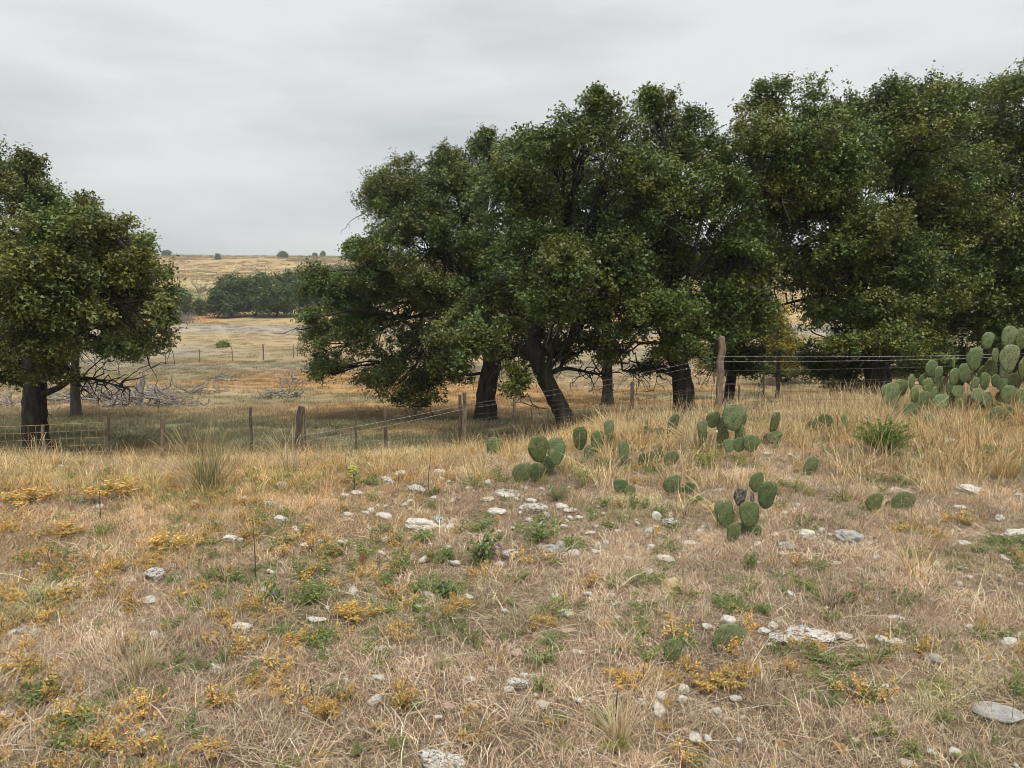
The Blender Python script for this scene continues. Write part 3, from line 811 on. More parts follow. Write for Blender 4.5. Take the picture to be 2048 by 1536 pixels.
deadwood('long fallen grey limbs on the ground behind the left-edge oak trunk', 180, 29, 200, 48, 44, 202, None, .08)
deadwood('low dead branches on the ground left of the thick oak trunk', 0, 27, 130, 34, 24, 203)
deadwood('sharp split stump with small roots right of the big brush pile', 350, 27, 40, 14, 6, 204, [(340, 782, 352, 815, .13), (352, 800, 360, 814, .07)], .03, 'stump', cat='stump')
deadwood('curled bare branch rising from orange grass right of the split stump', 408, 27, 56, 34, 5, 205, [(392, 800, 392, 816, .08)], .05, 'dead_branch')
deadwood('thin grey fallen limb lying in the upper meadow near the far posts', 440, 42, 80, 20, 14, 206, None, .07, 'dead_branch')
deadwood('grey stump with fallen twigs at the meadow edge beside the drooping crown', 578, 40, 60, 14, 8, 207, [(586, 745, 590, 760, .13), (574, 750, 576, 762, .07)], .05, 'stump', cat='stump')
deadwood('dark tangled heap of branches beside the drooping crown, with upcurved twig', 562, 31, 76, 34, 26, 208, None, .055)
deadwood('small pale stub of dead wood between two grass tufts in the meadow', 491, 29, 22, 16, 5, 209, None, .04, 'dead_branch')
deadwood('scattered low grey branches above the curled branch in the meadow', 410, 34, 90, 20, 16, 210, None, .05, 'dead_branch')
deadwood('tangle of thin grey branches under the left oak limb', 330, 33, 130, 30, 24, 211, None, .06)
deadwood('pale fallen logs seen through the gap left of the leaning trunk', 1190, 34, 130, 10, 10, 212, None, .07, 'fallen_log')

# ------------------------------------------------------------------ prickly pears
def pad_template(seed, narrow=1.0):
    rng = np.random.default_rng(seed)
    nu, nv = 16, 10
    V = []
    ph = rng.uniform(0, 6.28, 3)
    th = np.linspace(0, math.pi, nv + 2)[1:-1]
    for p in th:
        z = .5 - .5 * math.cos(p)
        r = math.sin(p) ** .82 * (.80 + .42 * z)
        for j in range(nu):
            a = 2 * math.pi * j / nu
            e = 1 + .07 * math.sin(3 * p + ph[0]) * math.cos(a) + .04 * math.sin(5 * p + ph[2])
            V.append((.47 * narrow * r * math.cos(a) * e, 0.062 * (r ** .8) * math.sin(a) + .03 * math.sin(z * 3 + ph[1]) * .5 * (math.cos(a) * .5 + .5), z))
    V.append((0, 0, 0)); V.append((0, 0, 1.0))
    V = np.array(V)
    i = np.arange(nv - 1)[:, None] * nu; j = np.arange(nu)[None, :]; j2 = (j + 1) % nu
    Q = np.stack([i + j, i + j2, i + nu + j2, i + nu + j], -1).reshape(-1, 4)
    T = [(len(V) - 2, (k + 1) % nu, k) for k in range(nu)] + [(len(V) - 1, (nv - 1) * nu + k, (nv - 1) * nu + (k + 1) % nu) for k in range(nu)]
    me = np_mesh('pad', V, [Q, np.array(T)], M_PAD, None, True)
    # areoles and spines on both faces and the rim
    mb = MB()
    rows_ = 8
    for rI in range(rows_):
        z = .12 + .82 * rI / (rows_ - 1)
        r = math.sin(math.acos(np.clip(1 - 2 * z, -1, 1))) ** .82 * (.80 + .42 * z)
        nn = max(2, int(round(r * 5.2)))
        for q in range(nn):
            xx = ((q + .5 * (rI % 2) + .25 + rng.normal() * .16) / nn * 2 - 1); zj = rng.normal() * .018
            if abs(xx) > .96: continue
            for sd_ in (1, -1):
                yy = 0.062 * r ** .8 * math.sqrt(max(0, 1 - xx * xx)) * sd_
                c = np.array([.47 * narrow * r * xx, yy + .015 * math.sin(z * 3 + ph[1]) * (xx * .5 + .5), z + zj])
                nrm = unit(np.array([xx * .5, sd_ * 1.0, .1]))
                s = rng.uniform(.022, .036)
                tx = np.array([s, 0, 0]); tz = np.array([0, 0, s])
                mb.add(np.array([c - tx, c - tz, c + tx, c + tz, c + nrm * s * .45]), None, [(0, 1, 4), (1, 2, 4), (2, 3, 4), (3, 0, 4)], (.030, .026, .018))
                for k in range(2):
                    d = unit(nrm + rng.normal(size=3) * .55 + np.array([0, 0, -.25])) * rng.uniform(.06, .14)
                    o_ = unit(np.cross(d, [.3, .2, .9])) * .007
                    mb.add(np.array([c - o_, c + o_, c + d]), None, [(0, 1, 2)], (.55, .50, .38))
    for q in range(16):          # bumps along the rim
        p = .35 + (math.pi - .7) * (q + .5) / 16
        for sgn in (1, -1):
            z = .5 - .5 * math.cos(p); r = math.sin(p) ** .82 * (.80 + .42 * z)
            if z < .35: continue
            c = np.array([.47 * narrow * r * sgn, 0, z]); d = unit(np.array([sgn * math.sin(p), 0, -math.cos(p)]))
            s = .017; a1 = np.array([0, s, 0]); a2 = np.cross(d, a1)
            mb.add(np.array([c - a1, c - a2, c + a1, c + a2, c + d * s * 1.3]), None, [(0, 1, 4), (1, 2, 4), (2, 3, 4), (3, 0, 4)], (.17, .15, .08))
            e = d * rng.uniform(.05, .11) + rng.normal(size=3) * .02; o_ = np.array([0, .0035, 0])
            mb.add(np.array([c - o_, c + o_, c + e]), None, [(0, 1, 2)], (.55, .50, .38))
    sp = mb.mesh('spines', M_SPINE)
    return me, sp
PADS = [pad_template(900 + i, n_) for i, n_ in enumerate((1.0, .95, 1.05, .88, .8, .62))]
DPADS = []
for me, sp in PADS[:3]:
    d = me.copy(); d.materials.clear(); d.materials.append(M_DPAD); DPADS.append((d, sp))
CACTI = []
def cactus(label, D, pads, seed, group='prickly pear clumps on the stony rise', base_px=None):
    """pads: (cx, cy, w, h, tilt_deg, yaw_deg, dD[, 'd' dead]) in photo pixels at distance D"""
    rng = np.random.default_rng(seed)
    cx = base_px if base_px is not None else float(np.mean([p[0] for p in pads]))
    if D < 8.4:
        foot = max(pads, key=lambda p: p[1] + p[3] * .5)
        g_ = G(foot[0], foot[1] + foot[3] * .42, 1.7, 14)
        if .6 * D < g_[1] < 1.25 * D: D = float(g_[1])
    b = GD(cx, D)
    root = empty('prickly_pear', b); tag(root, label, 'cactus', group)
    more = []
    for p in pads:                       # a supporting pad under any that would hang in the air
        foot_y = float(proj(*GD(p[0], D))[1])
        gap = foot_y - (p[1] + p[3] * .5)
        held = any(q is not p and abs(q[0] - p[0]) < .75 * (q[2] + p[2]) * .5 and q[1] > p[1] + .2 * p[3] and q[1] - q[3] * .5 < p[1] + p[3] * .55 for q in pads)
        if gap > 5 and not held and D < 11:
            hh_ = min(gap * 1.15 + 12, p[3] * 1.3)
            more.append((p[0] + rng.normal() * 3, p[1] + p[3] * .5 + hh_ * .5 - 9, p[2] * rng.uniform(.7, .95), hh_, rng.uniform(-12, 12), rng.uniform(-30, 30), .05))
    for p in list(pads) + more:
        x, y, w_, h_ = p[:4]
        tilt = p[4] if len(p) > 4 and p[4] is not None else rng.uniform(-14, 14)
        yaw = p[5] if len(p) > 5 and p[5] is not None else rng.uniform(-32, 32)
        dd = p[6] if len(p) > 6 else rng.uniform(-.12, .12)
        dead = len(p) > 7
        kk = (D + dd) / F
        H = h_ * kk * 1.06; W = w_ * kk * 1.04
        asp = W / H / max(.35, math.cos(R(yaw)))
        lst = DPADS if dead else PADS
        me, sp = lst[rng.integers(min(len(lst), 5 if asp > .6 else len(lst)))]
        bot = P(x + math.sin(R(-tilt)) * h_ * .5, y + h_ * .5 * math.cos(R(tilt)), D + dd) - b
        gz = float(ground(*(bot + b)[:2])) - b[2]
        if bot[2] < gz - .03 or D > 11: bot[2] = gz - .03
        o = bpy.data.objects.new('pad', me); link(o, root)
        o.location = bot
        o.rotation_euler = (R(rng.uniform(-12, 12)), R(tilt), R(yaw))
        o.scale = (H * np.clip(asp, .35, 1.25) / .92, H * rng.uniform(.9, 1.25), H)
        o.color = (1.25, 1.25, 1.2, 1) if len(pads) > 30 else (1.05, 1.05, 1.0, 1)
        if dead: o['label'] = 'shrivelled dead pad, black and white'
        if w_ > 20:
            s = bpy.data.objects.new('spines', sp); link(s, o)
    CACTI.append((float(np.mean([p[0] for p in pads])), b, max(p[0] + p[2] / 2 for p in pads) - min(p[0] - p[2] / 2 for p in pads)))
    return root
big = [(1973, 682, 29, 33, 0, 10, -.1), (2015, 674, 37, 41, 8, 12, 0), (2046, 678, 32, 40, 14, -20, .1), (1946, 719, 33, 45, -6, 8, -.2), (2016, 718, 40, 53, 4, 6, -.25),
       (1990, 712, 22, 30, -4, 35, 0), (1976, 737, 38, 32, 10, 30, .1), (2044, 733, 32, 45, 8, 25, -.1), (1908, 727, 12, 27, 2, 50, 0), (1928, 747, 32, 38, 8, 15, 0), (1905, 754, 28, 34, -10, 20, -.1),
       (1861, 738, 26, 33, 6, 20, .1), (1871, 752, 25, 39, -4, 18, 0), (1881, 769, 16, 32, 10, 45, .1), (1855, 772, 28, 28, 0, 20, -.15), (1842, 760, 20, 22, -14, 30, .1),
       (1824, 765, 18, 32, 4, 40, 0), (1802, 776, 34, 32, 8, 10, .1), (1781, 790, 42, 46, -8, 12, -.1), (1830, 790, 25, 30, 4, 20, -.2), (1849, 796, 24, 26, 0, 15, -.25),
       (1867, 788, 20, 26, 10, 30, -.1), (1917, 784, 26, 24, -8, 15, -.15), (1917, 766, 26, 26, 5, 20, .1), (1945, 770, 26, 32, -3, 25, -.1), (1970, 763, 32, 34, 6, 25, 0),
       (1991, 762, 28, 24, 16, 30, .1), (2006, 770, 30, 24, -12, 20, -.1), (2022, 760, 26, 28, 8, 20, 0), (1955, 791, 26, 28, 0, 20, -.2), (1884, 803, 34, 28, -6, 10, -.3),
       (1900, 800, 26, 28, 12, 25, -.1), (2016, 790, 40, 36, 10, 12, -.25), (2044, 800, 28, 40, 6, 15, -.2), (1975, 800, 30, 30, -10, 20, -.1), (1995, 798, 28, 32, 8, 25, 0), (1935, 802, 28, 28, 6, 30, -.1),
       (1880, 785, 26, 30, -6, 30, .25), (1900, 776, 26, 30, 8, 30, .3), (1935, 748, 28, 36, -8, 30, .35), (1960, 750, 30, 36, 10, 35, .35), (1985, 735, 30, 40, -8, 30, .3), (2010, 745, 34, 38, 6, 30, .3), (2035, 760, 30, 38, 6, 30, .3),
       (1925, 815, 28, 28, 4, 10, -.1), (1960, 818, 30, 28, -6, 15, -.05), (2070, 720, 40, 50, 8, 20, 0), (2095, 700, 40, 50, 10, 20, 0), (2075, 780, 40, 46, 5, 20, 0), (2110, 760, 42, 50, 10, 15, .1), (2065, 820, 36, 36, 3, 20, -.1)]
GR = 'prickly pear clumps on the stony rise'
cactus('largest prickly pear, a tall mound of many pads at the right edge', 8.7, big, 31, None, 1950)
cactus('single round cactus pad below the large prickly pear mound, left end', 8.2, [(1821, 823, 40, 34, 6, 10)], 32)
cactus('two dark cactus pads in dry grass beneath the large mound, right end', 8.1, [(1988, 829, 32, 34, -6, 15), (2018, 831, 26, 34, 8, 25)], 33)
cactus('small blue-green pad sunk in grass left of the dark pad pair', 7.9, [(1856, 842, 18, 28, 0, 30)], 34)
cactus('tall narrow cactus pad with lower pad, right of the weathered post', 7.9, [(1545, 846, 25, 46, 2, 30), (1550, 876, 30, 26, -10, 10), (1535, 880, 24, 24, 8, 20)], 35)
cactus('dark leaning cactus pads between tall narrow pad and green bush', 7.9, [(1645, 846, 32, 36, 14, 15), (1628, 851, 26, 26, -10, 20)], 36)
cactus('small yellowish cactus pad directly left of the green bush', 7.8, [(1690, 843, 18, 26, -8, 30), (1683, 866, 16, 24, 4, 50, 0, 'd')], 37)
cactus('single cactus pad tilted right, standing alone in straw below the dark pads', 6.9, [(1620, 936, 32, 46, 26, 20)], 38)
cactus('prickly pear with broad fan pad in front of the tall weathered post', 8.0, [(1468, 836, 52, 52, 8, 14), (1424, 839, 32, 34, -8, 20), (1405, 853, 24, 24, -14, 30), (1484, 842, 34, 44, 20, 40, .1), (1445, 850, 34, 34, -4, 20), (1503, 888, 38, 34, 14, 15, -.3), (1478, 890, 26, 28, -14, 20, -.3), (1459, 892, 24, 26, 4, 20, -.35)], 39, base_px=1455)
cactus('upright pad with a leaning edge-on pad left of the fan-shaped cactus', 7.9, [(1343, 852, 22, 50, 12, 40), (1312, 869, 32, 28, 4, 15), (1288, 862, 10, 44, -4, 65)], 40)
cactus('lone upright egg-shaped pad at the left end of the cactus row', 7.3, [(990, 901, 37, 50, -4, 14)], 41)
cactus('prickly pear with two big dark pads side by side below leaning trunk', 7.2, [(1076, 898, 36, 54, -10, 14), (1113, 904, 42, 54, 4, 10, -.05), (1044, 944, 36, 40, -14, 14, -.2), (1072, 944, 30, 38, 6, 20, -.15), (1095, 930, 30, 36, -4, 25, .1)], 42, base_px=1078)
cactus('prickly pear with fan pad and blue-green pad right of the two dark pads', 7.6, [(1159, 877, 34, 48, -4, 12), (1195, 883, 28, 42, 6, 22), (1219, 857, 22, 32, 4, 30, .2), (1178, 905, 26, 28, 8, 25, -.1)], 43)
cactus('half-buried cactus pads in dry straw at the middle of the cactus row', 7.3, [(1250, 905, 26, 44, 2, 35), (1312, 915, 36, 32, -8, 15), (1340, 918, 30, 34, 8, 30), (1285, 920, 24, 28, 6, 20)], 44)
cactus('sprawling cactus with dark leaning pads above the small round white stone', 6.3, [(1343, 968, 42, 36, -12, 15), (1380, 978, 36, 24, 30, 35), (1365, 988, 40, 22, 40, 20)], 45)
cactus('low cactus pad hidden by green weed left of the sprawling cactus', 6.2, [(1242, 973, 36, 26, 12, 12), (1262, 990, 24, 30, 8, 30)], 46)
cactus('prickly pear clump with one shrivelled black and white dead pad, right of centre', 5.75, [(1451, 1028, 42, 56, -8, 16), (1500, 1030, 46, 50, 10, 14), (1466, 1066, 36, 40, 2, 18, -.1), (1533, 990, 46, 56, 6, 20, .2), (1479, 993, 26, 38, 0, 12, .15, 'd'), (1508, 1000, 12, 30, 12, 50, .2, 'd'), (1512, 965, 34, 40, -8, 30, .4)], 47, base_px=1480)
cactus('two low round dark pads lying right of centre in stubble', 5.8, [(1748, 1004, 36, 34, -16, 10), (1801, 1006, 46, 50, 14, 10), (1774, 1012, 22, 22, 10, 40, .1)], 48)
cactus('small round cactus pad alone in the orange weeds of the foreground', 3.6, [(1345, 1300, 48, 48, -6, 12), (1352, 1318, 26, 26, 8, 40)], 49)
cactus('broad foreground cactus pad with dome stone behind it', 3.65, [(1456, 1287, 72, 66, 10, 10), (1440, 1292, 40, 52, -16, 30, .06)], 50)
cactus('dim cactus clump in shade left of the upright black trunk', 18.5, [(668, 832, 14, 12), (682, 828, 14, 14), (694, 830, 14, 12), (740, 832, 14, 14)], 51, 'distant cactus clumps under the oaks')
cactus('distant cactus clump seen right of the thin stake, under the oak', 21, [(1212, 792, 14, 12), (1200, 796, 14, 12), (1285, 800, 16, 14), (1300, 802, 12, 16)], 52, 'distant cactus clumps under the oaks')
cactus('distant cactus clump behind the black trunk, in pale grass', 22, [(1392, 782, 18, 12), (1405, 780, 16, 14), (1418, 783, 16, 12)], 53, 'distant cactus clumps under the oaks')
cactus('shaded cactus pads at the foot of the thick left-edge oak', 12.6, [(-5, 905, 40, 36), (30, 908, 34, 34), (58, 878, 26, 30), (102, 900, 28, 30), (10, 890, 32, 32)], 54, 'distant cactus clumps under the oaks')

# ------------------------------------------------------------------ labels by what stands nearby
LM = [(1345, 1300, 'small foreground cactus pad'), (1456, 1287, 'broad foreground cactus pad'), (1480, 1030, 'cactus with the dead pad'), (1801, 1006, 'two low round pads'),
      (1095, 905, 'two big dark cactus pads'), (990, 900, 'lone egg-shaped cactus pad'), (705, 955, 'yellow-flowered milkweed'), (848, 1053, 'long tilted white slab'),
      (311, 1152, 'rounded white rock'), (430, 960, 'tall blond bunchgrass'), (1995, 1426, 'smooth oblong grey rock'), (1615, 1268, 'broad lichen-speckled outcrop'),
      (1694, 1077, 'angular grey rock'), (1341, 1181, 'pale wedge rock'), (876, 1522, 'boulder cut by the bottom edge'), (1066, 1017, 'long white ledge'),
      (716, 1223, 'widest orange weed'), (950, 1095, 'purple thistle'), (1765, 890, 'bright green bush'), (1938, 982, 'flat white right-hand slab'),
      (1101, 1101, 'lumpy two-part rock'), (275, 1335, 'straw tuft at left'), (1240, 1440, 'foreground straw stalks'), (627, 1205, 'leafy green clump'),
      (1343, 968, 'sprawling cactus'), (1312, 1036, 'small round white stone'), (944, 1419, 'ochre stone'), (1867, 1322, 'cracked pale cobble'), (1620, 936, 'tilted lone pad'), (588, 915, 'crooked leaning post'),
      (46, 1266, 'lichened stone at left'), (1707, 1188, 'rust red weed'), (726, 1114, 'rusty orange stem weed'), (66, 1345, 'left-hand yellow-green weed'), (1875, 1370, 'flat-topped yellow weed')]
USED = set()
WORDS = lambda s: len(s.split())
def label_near(desc, px, py, me_text=None):
    order = sorted(LM, key=lambda l: (l[0] - px) ** 2 + ((l[1] - py) * 1.5) ** 2)
    for l in order[:14]:
        if l[2] == me_text: continue
        dx, dy = px - l[0], (py - l[1]) * 1.5
        dist = math.hypot(dx, dy)
        if dist < 4: continue
        a = math.degrees(math.atan2(dy, dx)) % 360
        dirs = ['right of', 'in front and right of', 'in front of', 'in front and left of', 'left of', 'behind and left of', 'behind', 'behind and right of']
        d = dirs[int((a + 22.5) // 45) % 8]
        far = 'close ' if dist < 45 else ('' if dist < 130 else 'well ')
        s = f'{desc} {far}{d} the {l[2]}'
        if s not in USED and WORDS(s) <= 16:
            USED.add(s); return s
    for a in order[1:10]:
        s = f'{desc} between the {order[0][2]} and the {a[2]}'
        if s not in USED and WORDS(s) <= 16:
            USED.add(s); return s
    s = desc + ' among the dry grass'
    return s

# ------------------------------------------------------------------ limestone rocks
def ico(sub):
    import bmesh
    bm = bmesh.new(); bmesh.ops.create_icosphere(bm, subdivisions=sub, radius=1.0)
    V = np.array([v.co[:] for v in bm.verts]); T = np.array([[v.index for v in f.verts] for f in bm.faces]); bm.free()
    return V, T
IV, IT = ico(4)
IV3, IT3 = ico(3)
def rock_mesh(seed, mat, rough=.22, cuts=7, smooth=False, big=False):
    rng = np.random.default_rng(seed)
    V = (IV if mat is not None and big else IV3).copy()
    d = V.copy()
    f = np.ones(len(V))
    for k in range(cuts):
        n = unit(rng.normal(size=3)); h = rng.uniform(.55, .95)
        pr = d @ n
        f = np.minimum(f, np.where(pr > 0, h / np.maximum(pr, 1e-3), 9))
    V = d * np.minimum(f, 1.05)[:, None]
    for o_, (s, am) in enumerate([(1.6, rough), (3.7, rough * .5), (8, rough * .28), (16, rough * .12)]):
        q = V * s + seed * 3.1
        nv_ = vnoise(q[:, 0] + q[:, 2] * .7, q[:, 1] - q[:, 2] * .6, seed + o_) + vnoise(q[:, 2] + 7, q[:, 0] - q[:, 1] * .5, seed + o_ + 50) - 1
        V = V + d * (nv_ * am)[:, None]
    return np_mesh('rock', V, [IT if mat is not None and big else IT3], mat, None, smooth)
ROCKS = {}
for k_ in 'wlgyp':
    ROCKS[k_] = [rock_mesh(300 + i * 7, M_ST[k_], .36 if i < 6 else .2, 12 if i < 6 else 7) for i in range(8)]
SMOOTH_ROCK = rock_mesh(411, M_ST['g'], .10, 3, True, True)
BIGR = {k_: [rock_mesh(300 + i * 7, M_ST[k_], .36, 12, False, True) for i in range(5)] for k_ in 'wlg'}
OVAL_ROCK = rock_mesh(412, M_ST['w'], .12, 3, True)
ST = """311 1152 42 27 l|264 1164 22 8|101 1022 20 9|198 1017 22 11|214 1126 15 11|460 1079 30 15|481 1083 12 9|503 1110 13 9|440 978 9 7|381 1011 22 6|482 1000 24 9|406 1018 16 7|340 994 11 9|328 1017 12 9|297 1201 42 10
562 970 29 14|542 1011 29 17 l|562 1018 22 12|561 1027 19 7|562 1042 29 18|612 1053 21 8|594 1064 15 8|690 995 19 11|713 989 30 11|769 959 17 10|777 966 24 15 l|800 951 27 13|835 980 33 19 l|880 947 25 15|883 962 11 12|976 969 15 17|759 989 12 8|695 1032 21 10|693 1041 18 9|732 1027 12 7|769 1035 33 14|820 1007 17 11|876 1047 24 26 l|688 1087 29 10|614 1091 22 9|642 1084 14 8|556 1078 21 7|772 1083 17 14|895 1097 19 10|1000 1131 23 10|1013 1113 20 16 l|975 999 27 8|995 1025 40 17|1008 989 27 8
1022 1110 38 19 l|1101 1101 38 21 g|1119 1098 22 22 g|1149 1109 30 16|1089 1115 15 10|1341 1049 34 19 l|1297 1068 27 19 l|1318 1071 25 15 l|1309 1054 21 7|1262 1090 29 9 l|1332 1118 37 14|1195 1095 15 13|1212 1089 11 15|1189 1106 21 10|1357 1080 13 8|1382 1087 31 9|1180 1068 23 7|1236 1064 17 6|1157 1038 17 9|993 1027 30 16|1124 1016 27 15|1016 986 58 9 l|1010 993 36 10|975 1000 29 10|1063 1002 21 9|1083 981 14 9|1051 980 11 9|1127 1055 17 9|1278 1205 13 13|1224 1193 14 8|1177 1192 17 9|1142 1143 11 8|1234 1117 9 6|1221 1146 11 7|1296 1150 8 6|1435 868 17 11|1458 957 25 17
1612 1074 38 21|1574 1093 35 14 l|1514 1093 19 14|1564 1110 12 8|1672 1130 21 9|1718 1142 14 7|1737 1104 9 10|1738 1088 15 8|1642 1065 17 11|1849 1144 47 14|1920 1137 21 7|1925 1088 27 11|1919 1017 25 10|2030 1069 52 17|1992 1071 27 7|1939 1158 13 9|1998 1158 13 9|2014 1134 13 7|2040 1172 15 7|1732 930 19 13|1751 949 19 12|1789 981 25 9|1897 884 29 13|1860 1058 15 9|2039 993 19 12
485 1254 42 15|287 1247 9 8|15 1434 32 17 l|284 1470 21 15|895 1420 27 19 p|876 1438 17 11|942 1362 17 15|693 1368 15 14|609 1426 15 15|767 1299 42 9|980 1289 23 7 p|630 1241 40 9|939 1405 14 8|982 1342 15 9|892 1491 11 13|914 1434 12 7
1036 1313 33 21 p|1033 1369 52 25 l|1048 1355 17 11|1018 1383 23 13|1082 1412 32 11|1157 1407 17 11|1157 1307 27 9|1132 1264 31 9 p|1235 1238 21 7|1414 1257 25 15|1366 1383 25 19|1363 1403 25 17|1470 1400 29 13|1433 1428 19 19|1485 1440 15 10|1371 1468 27 15 p|1476 1487 17 13|1241 1334 15 7|1183 1403 14 9
1557 1278 44 20 l|1527 1267 27 15|1545 1258 21 19|1557 1249 9 9|1685 1276 37 17|1767 1283 37 19|1725 1298 25 13|2016 1290 37 21|2011 1270 21 13 y|1939 1259 19 13|1789 1238 35 15|1907 1510 31 23|1770 1375 19 8|1733 1418 21 11 y|1883 1461 9 10|1711 1486 19 10|1758 1484 12 8|1543 1292 17 7|1810 1530 31 11|1845 1405 9 7|1913 1492 12 7|1925 1205 9 9"""
NAMED = [  # px py w h tone mesh label roll
    (848, 1053, 76, 28, 'w', 0, 'long tilted white slab behind the feathery green weeds', -14), (1066, 1017, 54, 24, 'l', 1, 'long white ledge of limestone below the two big dark cactus pads', 0),
    (1312, 1036, 23, 22, 'w', 6, 'small round white stone below the sprawling cactus', 0), (1341, 1181, 50, 38, 'y', 3, 'pale wedge rock with cream top and green weed on it', 20),
    (1694, 1077, 56, 32, 'g', 2, 'angular grey rock right of the cactus with the dead pad', 0), (1938, 982, 52, 19, 'w', 4, 'flat white slab lying at right below the golden grass', -6),
    (876, 1524, 98, 30, 'l', 4, 'low white boulder cut by the bottom edge of the picture', 0), (944, 1419, 27, 22, 'y', 6, 'round ochre stone beside a pinkish stone in the foreground', 0),
    (1453, 1242, 38, 18, 'w', 'oval', 'white dome stone right behind the broad foreground cactus pad', 0), (1615, 1268, 94, 36, 'l', 1, 'broad lichen-speckled outcrop right of the broad foreground cactus pad', 0),
    (1867, 1322, 38, 22, 'g', 7, 'cracked pale cobble alone in dry grass at right', 0), (1995, 1426, 94, 30, 'g', 'smooth', 'smooth oblong grey rock at the lower right edge', 0),
    (46, 1266, 26, 20, 'l', 5, 'lichened round stone in weeds at the left edge', 0)]
SD = []      # stone discs kept free of grass: x, y, r
TONE = {'w': 'white', 'l': 'black-spotted white', 'g': 'grey', 'y': 'ochre', 'p': 'pinkish tan'}
rng = np.random.default_rng(404)
def put_rock(px, py, w_, h_, tone, mi, label, roll=0):
    g = G(px, py + h_ * .30, 1.8, 14)
    k = math.hypot(g[0], g[1]) / F * (g[1] / math.hypot(g[0], g[1])) * 1.0
    sx = w_ * k * .5 * 1.04; dep = math.atan2(1.6 - g[2], g[1])
    sy = sx * rng.uniform(.6, .85)
    hh = h_ * k * .5
    sz = math.sqrt(max(hh * hh - (sy * math.sin(dep)) ** 2, (hh * .55) ** 2)) / math.cos(dep) * 1.15
    me = SMOOTH_ROCK if mi == 'smooth' else OVAL_ROCK if mi == 'oval' else BIGR[tone][mi] if (w_ > 45 and tone in BIGR and mi < 5) else ROCKS[tone][mi]
    o = link(bpy.data.objects.new('rock', me))
    o.scale = (sx, sy, sz); o.location = (g[0], g[1], g[2] + sz * .50 + .010)
    o.rotation_euler = (rng.uniform(-.12, .12), R(-roll) + rng.uniform(-.08, .08), rng.uniform(-.35, .35))
    tag(o, label, 'rock', 'limestone rocks on the stony rise')
    SD.append((g[0], g[1], max(sx, sy)))
for nmd in NAMED: put_rock(*nmd)
for tok in ST.replace('\n', '|').split('|'):
    f = tok.split()
    px, py, w_, h_ = map(float, f[:4]); tone = f[4] if len(f) > 4 else 'w'
    size = 'large' if w_ > 36 else 'medium' if w_ > 23 else 'small' if w_ > 13 else 'tiny'
    shape = 'flat' if h_ / w_ < .42 else 'blocky' if h_ / w_ > .75 else ''
    desc = ' '.join(x for x in (size, shape, TONE[tone], 'chip' if size == 'tiny' else 'stone') if x)
    lab = 'rounded white rock with dark pits at left beside a green tuft' if px == 311 else 'lumpy two-part rock, wider left half' if px == 1101 else label_near(desc, px, py)
    put_rock(px, py, w_, h_, tone, int(rng.integers(0, 8)), lab)
SD = np.array(SD)

# ------------------------------------------------------------------ grass and weed templates
def blades(n, rad, h0, h1, lean, curl, wd, pal, rng, flat=0.0, droop=.3):
    """n blades as one strip each: returns verts, quads, tris, colours"""
    a = rng.uniform(0, 6.283, n); r = rad * np.sqrt(rng.random(n))
    base = np.stack([r * np.cos(a), r * np.sin(a), np.full(n, -.008)], -1)
    h = rng.uniform(h0, h1, n)
    b = a + rng.normal(size=n) * 1.2
    ln = np.abs(rng.normal(size=n)) * lean
    dirv = np.stack([np.cos(b), np.sin(b), np.zeros(n)], -1)
    side = np.stack([-np.sin(b + rng.normal(size=n) * .9), np.cos(b), np.zeros(n)], -1); side = unit(side)
    c2 = rng.normal(size=(n, 1)) * curl
    lev = [(0, 1.0), (.38, .9), (.74, .62), (1.0, 0)]
    out_ = []
    for t, ww in lev:
        hor = ln * t * (1 + t) * .5
        up = t * np.sqrt(np.clip(1 - (np.minimum(ln, .95) * t) ** 2 * .8, .05, 1)) - droop * t * t * np.minimum(ln, 1.2) * .5
        p = base + dirv * (h * hor)[:, None] + np.stack([0 * h, 0 * h, h * np.maximum(up, .04 * t + flat * 0)], -1) + side * c2 * (h * t * t)[:, None]
        if ww > 0:
            out_ += [p - side * wd * ww * .5, p + side * wd * ww * .5]
        else: out_.append(p)
    V = np.stack(out_, 1)                      # n,7,3
    i = np.arange(n)[:, None] * 7
    Q = np.concatenate([i + np.array([[0, 1, 3, 2]]), i + np.array([[2, 3, 5, 4]])])
    T = i + np.array([[4, 5, 6]])
    pal = np.array(pal)
    c = np.minimum(pal[rng.integers(len(pal), size=n)] * rng.uniform(.42, 1.5, (n, 1)), .85)
    return V.reshape(-1, 3), Q, T, np.repeat(c, 7, 0)
def tuft_mesh(name, specs, seed, mat):
    rng = np.random.default_rng(seed); mb = MB()
    for s in specs:
        V, Q, T, c = blades(rng=rng, **s); mb.add(V, Q, T, c)
    return mb.mesh(name, mat)
